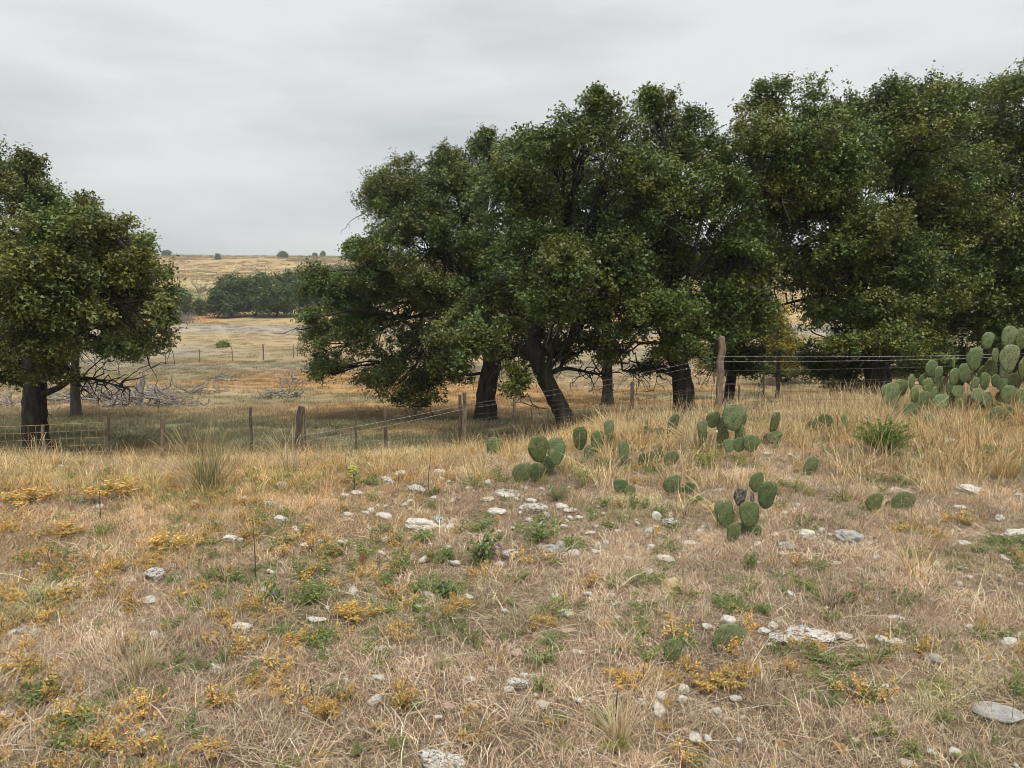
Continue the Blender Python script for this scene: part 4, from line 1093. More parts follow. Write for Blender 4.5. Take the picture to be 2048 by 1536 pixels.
def sprig(n_st, h0, h1, spread, nleaf, l0, l1, pal, rng, top=0.0, stem=(.16, .10, .05), thick=.0016, wl=.45):
    """a weed: thin stems carrying many small leaflets"""
    mb = MB()
    pal = np.array(pal)
    for s in range(n_st):
        a = rng.uniform(0, 6.283); h = rng.uniform(h0, h1); sp = spread * math.sqrt(rng.random())
        e = np.array([math.cos(a) * sp, math.sin(a) * sp, h * (1 - .35 * (sp / max(spread, 1e-3)) ** 2)])
        t = np.linspace(0, 1, 6)[:, None]
        p = e * t; p[:, 2] = e[2] * np.sin(t[:, 0] * 1.45) / math.sin(1.45); p += rng.normal(size=(6, 3)) * .006 * t
        mb.tube(p, np.linspace(thick, thick * .5, 6), 3, stem, cap=False)
        m = nleaf
        u = rng.random(m) ** (1 / (1 + top * 2)) * (1 - .12 * top) + .08
        u = np.clip(u, 0, 1.02)
        pos = np.stack([np.interp(u, t[:, 0], p[:, q]) for q in range(3)], -1)
        dr = unit(rng.normal(size=(m, 3)) * np.array([1, 1, .5]) + np.array([0, 0, .35]))
        L = rng.uniform(l0, l1, (m, 1))
        off = dr * L * rng.uniform(.2, 1.4, (m, 1))
        sd_ = unit(np.cross(dr, rng.normal(size=(m, 3)) * .5 + np.array([0, 0, 1])))
        c = pos + off
        V = np.stack([c - dr * L * .5, c + sd_ * L * wl * .5, c + dr * L * .5, c - sd_ * L * wl * .5], 1).reshape(-1, 3)
        k = pal[rng.integers(len(pal), size=m)] * rng.uniform(.65, 1.3, (m, 1))
        mb.add(V, np.arange(m * 4).reshape(m, 4), None, np.repeat(k, 4, 0))
    return mb
GREEN = [(0.169, 0.247, 0.065), (0.221, 0.299, 0.091), (0.13, 0.202, 0.065), (0.286, 0.338, 0.13)]
GREY_GREEN = [(0.192, 0.252, 0.132), (0.252, 0.3, 0.156), (0.144, 0.204, 0.102)]
YG = [(.38, .38, .10), (.29, .33, .09), (.46, .40, .13), (.2, .25, .07)]
ORANGE = [(.72, .41, .11), (.80, .54, .16), (.62, .30, .09), (.74, .58, .22), (.40, .37, .11)]
RUST = [(.30, .10, .035), (.40, .17, .05), (.22, .08, .03), (.45, .25, .08)]
STRAW = [(.70, .57, .37), (.78, .65, .44), (.62, .47, .28), (.50, .38, .24)]
BROWN = [(.58, .46, .34), (.68, .56, .43), (.46, .35, .26), (.32, .24, .18), (.76, .65, .52)]

WD = """g 642 1139 64 28|g 622 1188 84 54|g 805 1128 70 64|g 855 1168 96 44|g 957 1052 84 50|g 840 1076 66 34|g 652 1108 64 28|g 556 1090 40 24|g 528 1034 30 16|g 863 1008 32 28|g 685 1024 34 18|g 645 1019 22 18|g 905 1175 80 40|g 900 1110 60 40|g 770 1160 70 40
r 726 1118 38 56|r 858 1117 36 40|r 965 1133 44 24|r 586 1110 26 30|r 893 1083 30 26|r 757 1128 24 40
g 350 1160 54 32|g 216 1172 42 34|g 498 1165 34 34|g 173 1096 44 20|g 228 1021 36 24|g 416 1087 34 18|g 488 1040 28 26|o 400 1174 84 28|o 162 1137 56 24|o 228 984 130 46|o 60 1000 120 40|o 330 1085 110 40|o 120 1065 100 34|o 60 1110 90 34|o 20 1060 70 34|g 140 960 40 30|g 215 950 50 26|o 300 1120 60 24
g 1080 1066 106 56|g 1150 1092 66 34|g 1110 1124 34 24|g 1265 1008 34 40|g 1388 1004 56 28|y 1165 962 64 56|g 1116 990 56 36|y 1417 918 70 60|g 1497 1125 48 44|g 1335 1208 44 24|y 1590 975 50 40|y 1620 985 40 30|y 1480 925 60 44|g 1300 940 44 28
g 1628 1131 66 36|g 2011 1083 56 24|g 1871 1178 46 28|g 1786 1194 34 22|g 1440 1203 54 28|r 1602 1033 34 34|r 1707 1195 44 66|y 1810 965 60 30|g 1745 960 50 30|g 1990 905 60 34
g 353 1242 66 44|g 192 1258 54 24|g 162 1310 44 24|y 66 1346 70 40|o 142 1368 66 18|g 233 1388 66 34|y 297 1328 46 24|o 221 1427 46 24|o 218 1453 56 24|r 114 1449 24 34|g 127 1486 66 36|y 183 1517 70 40|y 325 1486 56 34|o 439 1402 76 30|o 421 1499 86 34|g 261 1532 50 24|g 100 1220 50 24|o 40 1200 70 30|o 110 1190 60 24|o 330 1255 40 16
o 716 1226 118 46|o 916 1206 76 30|o 602 1279 86 34|o 805 1208 46 14|g 551 1325 56 22|o 520 1345 28 20|o 543 1377 96 26|o 665 1417 76 26|y 795 1407 40 30|g 833 1410 36 28|g 932 1460 46 28|o 937 1475 50 20|g 797 1486 54 42|g 720 1500 50 34|g 647 1386 34 20|o 640 1520 70 22|o 760 1450 50 20
o 1084 1247 76 22|o 1343 1240 46 26|o 1208 1250 60 22|g 1226 1302 40 24|g 1254 1231 34 18|g 1462 1212 90 30|o 1244 1360 86 42|o 1338 1358 66 28|o 1432 1358 126 40|o 1500 1345 60 40|g 1203 1433 66 26|y 1228 1486 106 44|o 1322 1453 46 22|y 1135 1490 56 22|o 1455 1520 36 22|g 1120 1440 60 24
g 1529 1219 56 44|o 1639 1296 56 28|y 1628 1350 66 34|y 1875 1374 96 26|g 1757 1441 54 32|o 1559 1492 28 24|g 1950 1526 86 42|g 1995 1482 44 26|y 1572 1408 40 30|g 1789 1197 36 20|o 1505 1338 40 40|o 1680 1500 40 20"""
FEAT = []
for tok in WD.replace('\n', '|').split('|'):
    f = tok.split(); g_ = G(float(f[1]), float(f[2]) + float(f[4]) * .32, 1.7, 14)
    FEAT.append((g_[0], g_[1], float(f[3]) * g_[1] / F * .5))
for px_, py_, w__ in ((708, 985, 60), (1765, 912, 120), (965, 1125, 90), (885, 1195, 50), (548, 1205, 30)):
    g_ = G(px_, py_, 1.7, 14); FEAT.append((g_[0], g_[1], w__ * g_[1] / F * .5))
def clear_of_weeds(x, y, f):
    ok = np.ones(len(x), bool)
    for sx, sy, r in FEAT:
        d = np.hypot(x - sx, np.where(y < sy, (y - sy) * .6, y - sy))
        ok &= d > r * f
    return ok
# GN scatter of uncountable ground cover: one object each
def scatter(name, label, pts, rot, scl, idx, tint, meshes, kind='stuff', cat='grass'):
    src = bpy.data.collections.new(name + '_pieces')
    for i, me in enumerate(meshes):
        o = bpy.data.objects.new(f'{name}_piece_{i:02d}', me); src.objects.link(o)
    me = bpy.data.meshes.new(name)
    n = len(pts)
    me.vertices.add(n); me.vertices.foreach_set('co', np.asarray(pts, np.float32).ravel())
    def at(nm, ty, v, key):
        a = me.attributes.new(nm, ty, 'POINT'); a.data.foreach_set(key, np.asarray(v).ravel())
    at('rot', 'FLOAT_VECTOR', np.asarray(rot, np.float32), 'vector')
    at('scl', 'FLOAT_VECTOR', np.asarray(scl, np.float32), 'vector')
    at('idx', 'INT', np.asarray(idx, np.int32), 'value')
    tc_ = np.ones((n, 4), np.float32); tc_[:, :3] = tint
    at('tint', 'FLOAT_COLOR', tc_, 'color')
    o = link(bpy.data.objects.new(name, me))
    g = bpy.data.node_groups.new(name + '_nodes', 'GeometryNodeTree')
    g.interface.new_socket('Geometry', in_out='INPUT', socket_type='NodeSocketGeometry')
    g.interface.new_socket('Geometry', in_out='OUTPUT', socket_type='NodeSocketGeometry')
    gi = g.nodes.new('NodeGroupInput'); go_ = g.nodes.new('NodeGroupOutput')
    ci = g.nodes.new('GeometryNodeCollectionInfo'); ci.inputs['Collection'].default_value = src
    ci.inputs['Separate Children'].default_value = True; ci.inputs['Reset Children'].default_value = True
    ip = g.nodes.new('GeometryNodeInstanceOnPoints'); ip.inputs['Pick Instance'].default_value = True
    def na(nm, ty):
        q = g.nodes.new('GeometryNodeInputNamedAttribute'); q.data_type = ty; q.inputs['Name'].default_value = nm
        return [s for s in q.outputs if s.enabled and s.name == 'Attribute'][0]
    g.links.new(gi.outputs[0], ip.inputs['Points']); g.links.new(ci.outputs[0], ip.inputs['Instance'])
    g.links.new(na('idx', 'INT'), ip.inputs['Instance Index'])
    g.links.new(na('rot', 'FLOAT_VECTOR'), ip.inputs['Rotation']); g.links.new(na('scl', 'FLOAT_VECTOR'), ip.inputs['Scale'])
    g.links.new(ip.outputs[0], go_.inputs[0])
    md = o.modifiers.new('scatter', 'NODES'); md.node_group = g
    tag(o, label, cat, kind=kind)
    return o
def fan(rng, d0, d1, dens, k=1.0, pad=1.6):
    """random points of the ground in front of the camera, dens per square metre"""
    area = k * (d1 * d1 - d0 * d0) + 2 * pad * (d1 - d0)
    n = int(area * dens)
    y = np.sqrt(rng.uniform(d0 * d0, d1 * d1, n)); x = rng.uniform(-1, 1, n) * (k * y + pad)
    return x, y
def free_of_stones(x, y, f=.8, grow=.0):
    ok = np.ones(len(x), bool)
    for sx, sy, r in SD:
        ok &= (x - sx) ** 2 + (np.where(y < sy, 1.7, 1.2) * (y - sy)) ** 2 > (r * f + grow) ** 2
    return ok
def finish(name, label, x, y, rng, smin, smax, meshes, tint, tiltr=.15, zscale=None, cat='grass'):
    z = ground(x, y)
    n = len(x)
    rot = np.stack([rng.normal(size=n) * tiltr, rng.normal(size=n) * tiltr, rng.uniform(0, 6.283, n)], -1)
    s = rng.uniform(smin, smax, n)
    scl = np.stack([s, s, s * (1 if zscale is None else zscale)], -1)
    return scatter(name, label, np.stack([x, y, z], -1), rot, scl, rng.integers(len(meshes), size=n), tint, meshes, cat=cat)
def mixt(a, b, k):
    k = np.clip(k, 0, 1)[:, None]; return np.asarray(a) * (1 - k) + np.asarray(b) * k

rng = np.random.default_rng(9001)
# 1 matted brown thatch
TH = [tuft_mesh('thatch', [dict(n=90, rad=.14, h0=.03, h1=.085, lean=1.1, curl=.6, wd=.0030, pal=BROWN, droop=.6), dict(n=30, rad=.13, h0=.04, h1=.11, lean=.8, curl=.5, wd=.0028, pal=STRAW + BROWN)], 600 + i, M_GRASS) for i in range(12)]
x, y = fan(rng, 1.5, 9.8, 150)
px, py = proj(x, y, ground(x, y))
bare = fbm(x * 1.3, y * 1.3, 61, 3)
keep = (free_of_stones(x, y, .9, .03)) & clear_of_weeds(x, y, .55) & (rng.random(len(x)) < np.clip(.35 + (bare - .32) * 5, .42, 1))
stony = np.exp(-((px - 1080) / 260) ** 2 - ((py - 1050) / 75) ** 2)
keep &= rng.random(len(x)) > stony * .78
x, y, px, py = x[keep], y[keep], px[keep], py[keep]
gold = np.clip(sstep(1250, 950, py) * sstep(1150, 500, px) + sstep(930, 860, py), 0, 1) * np.clip(fbm(x * .8, y * .8, 77, 3) * 2.2 - .35, 0, 1)
tint = mixt((1.13, 1.09, 1.05), (1.2, 1.02, .70), gold)
tint = tint * (.50 + 1.0 * fbm(x * 2.1, y * 2.1, 78, 3))[:, None] * rng.uniform(.8, 1.2, (len(x), 1))
gz = np.clip(fbm(x * 1.1, y * 1.1, 79, 3) * 4 - 2.0, 0, 1)
tint = mixt(tint, tint * np.array([.78, .92, .66]), gz * .8)
finish('dry_thatch', 'matted brown and tan dry thatch covering the foreground', x, y, rng, .55, 1.15, TH, tint)

LT = [tuft_mesh('litter', [dict(n=70, rad=.15, h0=.015, h1=.05, lean=4.0, curl=.6, wd=.0030, pal=BROWN + STRAW, droop=.2)], 620 + i, M_GRASS) for i in range(8)]
x, y = fan(rng, 1.5, 9.0, 70)
px, py = proj(x, y, ground(x, y))
keep = free_of_stones(x, y, .85, .02) & (rng.random(len(x)) > .7 * np.exp(-((px - 1080) / 260) ** 2 - ((py - 1040) / 75) ** 2))
x, y = x[keep], y[keep]
finish('straw_litter', 'short broken straw lying flat on the soil', x, y, rng, .7, 1.3, LT, rng.uniform(.6, 1.15, (len(x), 1)) * np.array([1.08, 1.04, 1.0]), .05)

# 2 upright straw on the brow and in the golden bands
SW = [tuft_mesh('straw', [dict(n=34, rad=.05, h0=.06, h1=.21, lean=.75, curl=.4, wd=.0044, pal=STRAW), dict(n=6, rad=.05, h0=.18, h1=.36, lean=.5, curl=.25, wd=.0032, pal=STRAW), dict(n=8, rad=.06, h0=.05, h1=.16, lean=.6, curl=.4, wd=.004, pal=[(.20, .22, .10), (.34, .28, .15), (.25, .18, .11)])], 640 + i, M_GRASS) for i in range(10)]
x, y = fan(rng, 4.0, 11.5, 64)
px, py = proj(x, y, ground(x, y))
edge = np.interp(px, [0, 400, 900, 1150, 1300, 1700, 2048], [985, 985, 960, 900, 900, 900, 890])
band = sstep(60, -20, py - edge)
rightband = np.exp(-((px - 1900) / 230) ** 2) * sstep(1010, 920, py) + np.exp(-((px - 1650) / 90) ** 2 - ((py - 940) / 50) ** 2) * .8
cact = np.exp(-((px - 1330) / 190) ** 2 - ((py - 900) / 70) ** 2) * 1.0
wgt = np.clip(band + rightband + cact * 1.2 + .06, 0, 1) * np.clip(fbm(x * 1.2, y * 1.2, 81, 3) * 2.6 - .6, .12, 1)
keep = (rng.random(len(x)) < wgt) & free_of_stones(x, y, 1.0, .06) & clear_of_weeds(x, y, 1.0)
for (cx_, b_, pw_) in CACTI:
    u_ = (px - cx_) / pw_
    keep &= ~((np.abs(u_) < .62) & (y < b_[1] + .1) & (y > b_[1] - .75) & (rng.random(len(x)) < .38))
x, y, px, py = x[keep], y[keep], px[keep], py[keep]
oz = np.clip(fbm(x * .9, y * .9, 83, 3) * 4 - 1.9, 0, 1) * np.clip(1.1 - sstep(1100, 1500, px) * .8 + sstep(1800, 1950, px) * .7, 0, 1)
tint = mixt(mixt((1.16, 1.10, .92), (1.08, 1.04, .95), sstep(1000, 1400, px)), (1.05, .82, .54), oz * .7) * rng.uniform(.8, 1.15, (len(x), 1))
finish('straw_grass', 'upright pale gold straw grass along the brow of the rise', x, y, rng, .55 + .25 * sstep(1080, 1250, px), 1.1 + .45 * sstep(1080, 1250, px), SW, tint, .12)

# 3 sparse long stems everywhere
LS = [tuft_mesh('stems', [dict(n=5, rad=.10, h0=.18, h1=.42, lean=.7, curl=.2, wd=.0022, pal=STRAW, droop=.1), dict(n=4, rad=.12, h0=.06, h1=.2, lean=.9, curl=.3, wd=.003, pal=BROWN)], 680 + i, M_GRASS) for i in range(10)]
x, y = fan(rng, 1.6, 10, 3.6)
keep = free_of_stones(x, y, 1.0, .05); x, y = x[keep], y[keep]
finish('grass_stems', 'sparse long dry grass stems leaning over the thatch', x, y, rng, .6, 1.2, LS, rng.uniform(.75, 1.15, (len(x), 1)) * np.array([1, .97, .9]))

# 4 little green and orange ground cover
def sprig_mesh(name, seed, mat, *a, **k):
    return sprig(*a, rng=np.random.default_rng(seed), **k).mesh(name, mat)
GC = [sprig_mesh('green_cover', 700 + i, M_GRASS, 10, .03, .09, .09, 30, .009, .019, GREEN + GREY_GREEN) for i in range(6)]
x, y = fan(rng, 1.6, 9.0, 28)
px, py = proj(x, y, ground(x, y))
g = fbm(x * 1.5, y * 1.5, 91, 3)
keep = (rng.random(len(x)) < np.clip((g - .43) * 6, .04, 1)) & free_of_stones(x, y, 1, .03)
x, y = x[keep], y[keep]
finish('green_cover', 'low green weeds creeping through the dry thatch', x, y, rng, .5, 1.15, GC, mixt((.9, 1, .85), (1.25, 1.15, .9), rng.random(len(x))), cat='weeds')
OC = [sprig_mesh('orange_cover', 720 + i, M_GRASS, 9, .03, .10, .09, 28, .009, .017, ORANGE + [(.55, .42, .2)], top=.6) for i in range(6)]
x, y = fan(rng, 1.6, 9.0, 60)
px, py = proj(x, y, ground(x, y))
g = fbm(x * 1.2, y * 1.2, 93, 3)
wl_ = np.clip(.12 + sstep(1000, 150, px) * 1.0 * sstep(920, 970, py) + sstep(1200, 1450, py) * .22, 0, 1)
keep = (rng.random(len(x)) < np.clip((g - .36) * 5, .03, 1) * wl_) & free_of_stones(x, y, 1, .03)
x, y = x[keep], y[keep]
finish('orange_cover', 'small orange and yellow weeds spread over the left of the rise', x, y, rng, .5, 1.15, OC, rng.uniform(.75, 1.15, (len(x), 1)) * np.array([1, 1, 1]), cat='weeds')

# 5 meadow beyond the fence
MD = [tuft_mesh('meadow', [dict(n=70, rad=.28, h0=.06, h1=.20, lean=.5, curl=.3, wd=.009, pal=[(1, 1, 1), (.8, .8, .8), (1.15, 1.1, 1.0)])], 760 + i, M_GRASS) for i in range(8)]
x, y = fan(rng, 9.2, 26, 7.5)
x2, y2 = fan(rng, 26, 60, 1.6)
x3, y3 = fan(rng, 60, 116, .28)
x = np.concatenate([x, x2, x3]); y = np.concatenate([y, y2, y3])
cc = land_colour(x, y) * rng.uniform(.8, 1.35, (len(x), 1)) * 1.12
far_s = np.interp(y, [9, 26, 60, 116], [1, 1.3, 2.0, 3.0])
zz = ground(x, y)
rot = np.stack([0 * x, 0 * x, rng.uniform(0, 6.283, len(x))], -1)
s = rng.uniform(.6, 1.2, len(x))
scatter('meadow_grass', 'dry tan, orange and olive grass of the meadow beyond the fence', np.stack([x, y, zz], -1), rot, np.stack([s * far_s, s * far_s, s * np.interp(y, [9, 40, 116], [1, 1.0, 1.6])], -1),
        rng.integers(len(MD), size=len(x)), cc, MD)
# hillside clumps: give the far pasture its streaky grain
HC = [tuft_mesh('hill', [dict(n=40, rad=1.2, h0=.3, h1=.75, lean=.5, curl=.3, wd=.06, pal=[(1, 1, 1), (.85, .85, .85), (1.15, 1.1, 1.0)])], 780 + i, M_GRASS) for i in range(5)]
yq = rng.uniform(118, 540, 17000); xq = rng.uniform(-.75, .75, 17000) * yq
kp = fbm(xq * .03, yq * .03, 87, 4) > .44
xq, yq = xq[kp], yq[kp]
cq = land_colour(xq, yq) * rng.uniform(.55, 1.35, (len(xq), 1))
sq = rng.uniform(.6, 1.3, len(xq)) * np.interp(yq, [118, 540], [.9, 1.8])
scatter('pasture_grass', 'golden bunchgrass clumps on the far hillside', np.stack([xq, yq, ground(xq, yq)], -1), np.stack([0 * xq, 0 * xq, rng.uniform(0, 6.283, len(xq))], -1), np.stack([sq, sq, sq * .9], -1), rng.integers(5, size=len(xq)), cq, HC)

# 6 limestone chips too many to count
M_CHIP = M_ST['w']
CH = [rock_mesh(500 + i, None, .3, 8) for i in range(5)]
for me in CH: me.materials.append(M_CHIP)
x, y = fan(rng, 1.7, 8.5, 95)
px, py = proj(x, y, ground(x, y))
wgt = np.clip(np.exp(-((px - 1060) / 300) ** 2 - ((py - 1060) / 90) ** 2) * .8 + np.exp(-((px - 750) / 220) ** 2 - ((py - 1000) / 60) ** 2) * .5 + np.exp(-((px - 1650) / 420) ** 2) * sstep(900, 1000, py) * .25 + .08, 0, 1)
keep = rng.random(len(x)) < wgt * np.clip(fbm(x * 2, y * 2, 95, 3) * 3 - .8, .1, 1)
x, y = x[keep], y[keep]
n = len(x); s = .006 + .020 * rng.random(n) ** 2.5
scatter('limestone_chips', 'small white limestone chips scattered in the thatch', np.stack([x, y, ground(x, y) + .018], -1), rng.uniform(-.5, .5, (n, 3)) + np.stack([0 * x, 0 * x, rng.uniform(0, 6, n)], -1),
        np.stack([s * 1.5, s * 1.1, s * .75], -1), rng.integers(5, size=n), np.ones((n, 3)), CH, cat='stone chips')

# ------------------------------------------------------------------ single weeds one can count
WG = [sprig_mesh('green_weed', 800 + i, M_FORB, 22, .45, 1.0, .66, 44, .06, .12, GREEN, wl=.42) for i in range(5)]
WO = [sprig_mesh('orange_weed', 820 + i, M_FORB, 22, .5, 1.0, .70, 40, .055, .11, ORANGE, top=1.0, wl=.5) for i in range(5)]
WR = [sprig_mesh('rust_weed', 840 + i, M_FORB, 16, .5, 1.0, .34, 44, .04, .08, RUST, wl=.35) for i in range(3)]
WY = [sprig_mesh('yellow_green_weed', 860 + i, M_FORB, 20, .5, 1.0, .64, 40, .06, .13, YG, wl=.32) for i in range(4)]
WN = {'g': ('green_weed', 'feathery green weed', WG), 'o': ('orange_weed', 'orange-yellow weed', WO), 'r': ('rust_weed', 'rust red upright weed', WR), 'y': ('yellow_green_weed', 'yellow-green weed', WY)}
WGRP = {'g': 'feathery green weeds on the rise', 'o': 'orange-yellow weeds on the rise', 'r': 'rust red weeds on the rise', 'y': 'yellow-green weeds on the rise'}
SPECIAL = {(716, 'o'): 'widest orange weed, a flat golden spray left of centre', (622, 'g'): 'leafy green clump, the densest weed left of centre', (1707, 'r'): 'tall rust red weed of fine upright stems at right', (726, 'r'): 'rusty orange stem weed between feathery green ones',
           (66, 'y'): 'yellow-green weed near the lower left edge', (1875, 'y'): 'flat-topped yellow weed right of the cracked pale cobble'}
rng = np.random.default_rng(505)
def put_weed(kind, px, py, w_, h_, label=None, meshes=None, name=None, cat='weed', grp=None):
    nm, desc, ms = WN[kind]
    g = G(px, py + h_ * .32, 1.7, 14)
    k = g[1] / F
    o = link(bpy.data.objects.new(name or nm, ms[rng.integers(len(ms))]))
    sx = w_ * k * .78 * rng.uniform(.95, 1.1); sz = h_ * k * rng.uniform(.85, 1.05)
    o.location = (g[0], g[1], g[2] - .004); o.scale = (sx, sx * .9, max(sz, sx * .3)); o.rotation_euler = (0, 0, rng.uniform(0, 6.28))
    if label is None:
        size = 'broad' if w_ > 75 else 'small' if w_ < 40 else 'medium'
        label = SPECIAL.get((px, kind)) or label_near(f'{size} {desc}', px, py)
    tag(o, label, cat, grp or WGRP[kind])
    return o
for tok in WD.replace('\n', '|').split('|'):
    f = tok.split(); put_weed(f[0], *map(float, f[1:5]))
# bright green bush
BU = [sprig(90, .45, 1.0, .72, 110, .025, .06, [(.11, .20, .03), (.15, .25, .045), (.08, .15, .03)], np.random.default_rng(3), stem=(.1, .12, .04), thick=.003, wl=.4).mesh('green_bush', M_FORB)]
WN['b'] = ('green_bush', 'bright green bush', BU)
put_weed('b', 1765, 885, 118, 82, 'bright green feathery bush below the large prickly pear mound', cat='bush', grp='bushes on the rise')

# milkweed
g = G(708, 985, 3, 12); k = g[1] / F
root = empty('milkweed', g); tag(root, 'milkweed with yellow-green flower head and long leaves left of the white stones', 'wildflower')
rng = np.random.default_rng(66)
H = 48 * k
mb = MB(); pth = np.array([[0, 0, 0], [.008, 0, H * .5], [-.01, 0, H]]); mb.tube(pth, [.006, .005, .004], 6, (.16, .22, .07)); mb.build('stem', M_FORB, root)
def lance(mb, p, d, L, W, col):
    d = unit(np.asarray(d, float)); s = unit(np.cross(d, [0, 0, 1.0])); up = np.cross(s, d)
    q = [p, p + d * L * .35 + s * W * .5 + up * L * .06, p + d * L * .35 - s * W * .5 + up * L * .06, p + d * L * .75 + s * W * .35, p + d * L * .75 - s * W * .35, p + d * L - up * L * .12]
    mb.add(np.array(q), [(1, 3, 4, 2)], [(0, 1, 2), (3, 5, 4)], col)
for i in range(14):
    a = i * 2.4; zz_ = H * (.08 + .75 * i / 14)
    mb = MB(); lance(mb, np.array([0, 0, zz_]), (math.cos(a), math.sin(a), .35), H * rng.uniform(.35, .5), .022, np.array([.12, .18, .055]) * rng.uniform(.8, 1.2))
    mb.build('leaf', M_FORB, root)
mb = MB()
for i in range(46):
    u = unit(rng.normal(size=3) + [0, 0, .8]); c = np.array([-.01, 0, H]) + u * .030
    V, T = ico(1); mb.add(V * .009 + c, None, T, np.array([.55, .58, .14]) * rng.uniform(.8, 1.15))
mb.build('flower_head', M_FORB, root)

# thistles with purple flower heads
def thistle(px, py, h, w_, label, fl):
    g = G(px, py, 2.5, 10); k = g[1] / F
    root = empty('thistle', g); tag(root, label, 'wildflower', 'purple-flowered thistles')
    o = sprig(12, .5 * h * k, h * k, w_ * k * .5, 24, .02, .045, GREEN + GREY_GREEN, rng, thick=.002).build('foliage', M_FORB, root)
    for (fx, fy) in fl:
        p = P(fx, fy, g[1] - .03) - g
        mb = MB(); mb.tube([np.array([p[0] * .4, p[1] * .4, 0]), p * .7 + [0, 0, .01], p - [0, 0, .006]], .0018, 4, (.14, .18, .07))
        mb.build('stem', M_FORB, root)
        mb = MB()
        for i in range(26):
            d = unit(rng.normal(size=3) * .6 + [0, 0, .6]) * .018
            s = unit(np.cross(d, rng.normal(size=3))) * .0022
            mb.add(np.array([p - s, p + s, p + d]), None, [(0, 1, 2)], np.array([.42, .20, .40]) * rng.uniform(.7, 1.3))
        mb.build('flower_head', M_FORB, root)
thistle(965, 1125, 62, 90, 'purple thistle right of the long tilted white slab', [(987, 1096), (955, 1072), (996, 1092), (1000, 1094)])
thistle(885, 1195, 30, 50, 'small thistle with one purple bloom above an orange weed', [(884, 1174)])
thistle(545, 1205, 0.1 + 22, 30, 'short thistle left of the leafy green clump', [(548, 1190)])

# bunchgrasses
def bunch(px, py, h, w_, n, label, seed, pal=STRAW, lean=None, wd=.0035, heads=0, grp='bunchgrass tussocks on the rise'):
    rng = np.random.default_rng(seed)
    g = G(px, py, 1.7, 12); k = g[1] / F
    root = empty('bunchgrass', g); tag(root, label, 'grass tuft', grp)
    mb = MB(); Hh = h * k
    V, Q, T, c = blades(n, w_ * k * .14, Hh * .35, Hh * .75, .45, .2, wd, pal, rng); mb.add(V, Q, T, c)
    o = mb.build('blades', M_STALK, root); o['kind'] = 'stuff'
    if heads:
        mb = MB()
        for i in range(heads):
            a = rng.normal() * .55
            p0 = np.array([rng.normal() * w_ * k * .06, rng.normal() * .03, 0])
            e = p0 + np.array([math.sin(a) * Hh * rng.uniform(.8, 1.15), rng.normal() * Hh * .2, math.cos(a) * Hh * rng.uniform(.75, 1.02)])
            t = np.linspace(0, 1, 7)[:, None]
            p = p0 * (1 - t) + e * t; p[:, 2] += np.sin(t[:, 0] * math.pi) * Hh * .08; p[-1, 2] -= Hh * .02
            cc_ = np.array(pal[rng.integers(len(pal))]) * rng.uniform(.85, 1.15)
            mb.tube(p, np.array([1, 1, .9, .8, 1.3, 1.6, .3]) * wd * .42, 4, cc_)
        o = mb.build('stalks', M_STALK, root); o['kind'] = 'stuff'
    return root
OLIVE = [(.30, .27, .13), (.42, .36, .19), (.25, .25, .11), (.5, .42, .25)]
bunch(415, 985, 160, 190, 230, 'tall blond bunchgrass with arching seed stalks in front of the left fence posts', 61, OLIVE, wd=.0042, heads=46)
bunch(580, 945, 100, 150, 110, 'arching blond grass tuft at the foot of the crooked leaning post', 62, STRAW, wd=.004, heads=26)
bunch(275, 1358, 120, 170, 130, 'straw tuft at left with long stems sweeping to the right', 63, STRAW, wd=.0026, heads=22)
bunch(1235, 1490, 190, 120, 120, 'foreground straw stalks rising from yellow-green weeds, below the small cactus pad', 64, STRAW, wd=.0024, heads=26)
bunch(1395, 900, 90, 130, 160, 'pale shaggy bunchgrass between the fan-shaped cactus and upright pad', 65, STRAW, wd=.0042, heads=20)
bunch(1240, 890, 90, 120, 140, 'shaggy straw tussock behind the half-buried cactus pads', 66, STRAW, wd=.0042, heads=16)
bunch(1760, 835, 80, 90, 120, 'straw tussock under the left end of the large prickly pear', 67, STRAW, wd=.0042, heads=12)
bunch(1690, 820, 70, 100, 110, 'thin straw tussock on the brow right of the weathered post', 68, STRAW, wd=.004, heads=14)
bunch(1660, 1215, 80, 110, 120, 'greyish fallen tussock left of the tall rust red weed', 69, BROWN, wd=.003, heads=8)
bunch(940, 905, 60, 120, 90, 'straw tussock in front of the double fence post', 70, STRAW, wd=.004, heads=14)
bunch(1050, 885, 70, 110, 90, 'straw tussock behind the two big dark cactus pads', 71, STRAW, wd=.004, heads=14)
bunch(1740, 1330, 90, 90, 60, 'thin dry tuft right of the broad lichen-speckled outcrop', 72, STRAW, wd=.0024, heads=9)
bunch(1715, 1070, 80, 90, 50, 'dry stems standing behind the angular grey rock', 73, STRAW, wd=.003, heads=8)
bunch(2010, 960, 80, 130, 160, 'golden bunchgrass at the right edge behind the flat white slab', 74, [(.58, .38, .16), (.62, .46, .24), (.5, .33, .14)], wd=.0036, heads=10)
bunch(1880, 930, 70, 120, 150, 'golden bunchgrass right of the bright green bush', 75, [(.58, .40, .18), (.62, .48, .26), (.5, .35, .16)], wd=.0036, heads=8)
bunch(70, 930, 70, 120, 120, 'straw tussock under the rusty mesh panel', 76, STRAW, wd=.004, heads=10)
bunch(230, 930, 60, 120, 130, 'straw tussock at the right end of the mesh panel', 77, STRAW, wd=.004, heads=12)

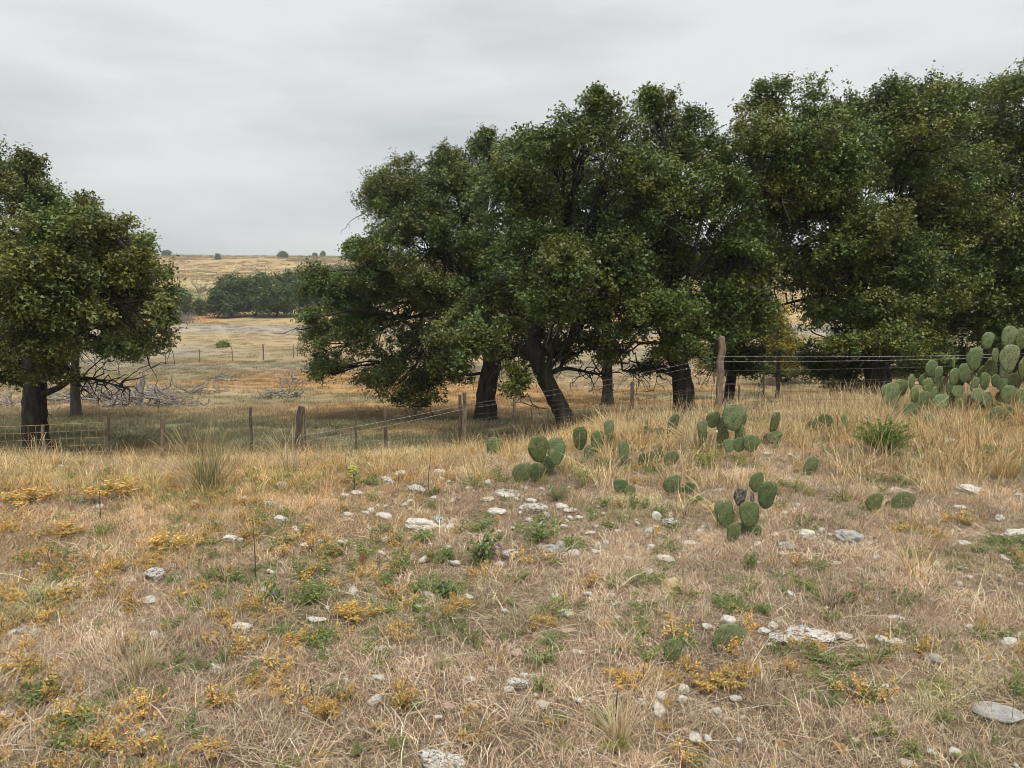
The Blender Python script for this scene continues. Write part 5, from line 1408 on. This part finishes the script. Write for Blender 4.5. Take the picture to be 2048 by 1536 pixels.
# dark bare stems standing in the grass
rng = np.random.default_rng(88)
def dark_stem(px, py0, py1, label):
    g = G(px, py1, 1.7, 12); e = P(px + rng.normal() * 4, py0, g[1] - .02)
    mb = MB(); p = np.array([g - [0, 0, .02], (g + e) / 2 + [rng.normal() * .006, 0, 0], e]) - g
    mb.tube(p, [.0035, .003, .0022], 5, (.10, .08, .065))
    o = mb.build('dead_weed', M_STALK); o.location = g
    tag(o, label, 'dead stem', 'dark dead weed stems')
for a in [(202, 982, 1042, 'dark dead stem standing between white stones at left'), (511, 1060, 1160, 'tall thin dark stem left of the feathery green weeds'), (622, 1360, 1405, 'thick dark stem in the foreground orange weeds'),
          (1232, 1380, 1440, 'short dark stem among the foreground straw stalks'), (856, 910, 985, 'thin dark stem beside the black-spotted white stone'), (1503, 870, 920, 'dark weed stem below the fan-shaped cactus'), (1676, 820, 880, 'dark dry stem left of the bright green bush')]:
    dark_stem(*a)

# ------------------------------------------------------------------ haze
import bmesh
bm = bmesh.new()
x0, x1, y0, y1, z0, z1 = -1800, 1800, -60, 1120, -12, 56
vs = [bm.verts.new(p) for p in ((x0, y0, z0), (x1, y0, z0), (x1, y1, z0), (x0, y1, z0), (x0, y0, z1), (x1, y0, z1), (x1, y1, z1), (x0, y1, z1))]
for f in ((0, 3, 2, 1), (4, 5, 6, 7), (0, 1, 5, 4), (1, 2, 6, 5), (2, 3, 7, 6), (3, 0, 4, 7)): bm.faces.new([vs[i] for i in f])
hm = bpy.data.meshes.new('haze'); bm.to_mesh(hm); bm.free()
m = bpy.data.materials.new('haze'); m.use_nodes = True; t = m.node_tree
t.nodes.clear()
mo = N(t, 'ShaderNodeOutputMaterial'); pv = N(t, 'ShaderNodeVolumePrincipled')
pv.inputs['Color'].default_value = (.93, .95, .97, 1); pv.inputs['Density'].default_value = .0005; pv.inputs['Anisotropy'].default_value = .2
t.links.new(pv.outputs[0], mo.inputs['Volume'])
hm.materials.append(m)
hz = link(bpy.data.objects.new('haze', hm))
tag(hz, 'thin pale haze filling the air over the pasture', 'haze', kind='stuff')
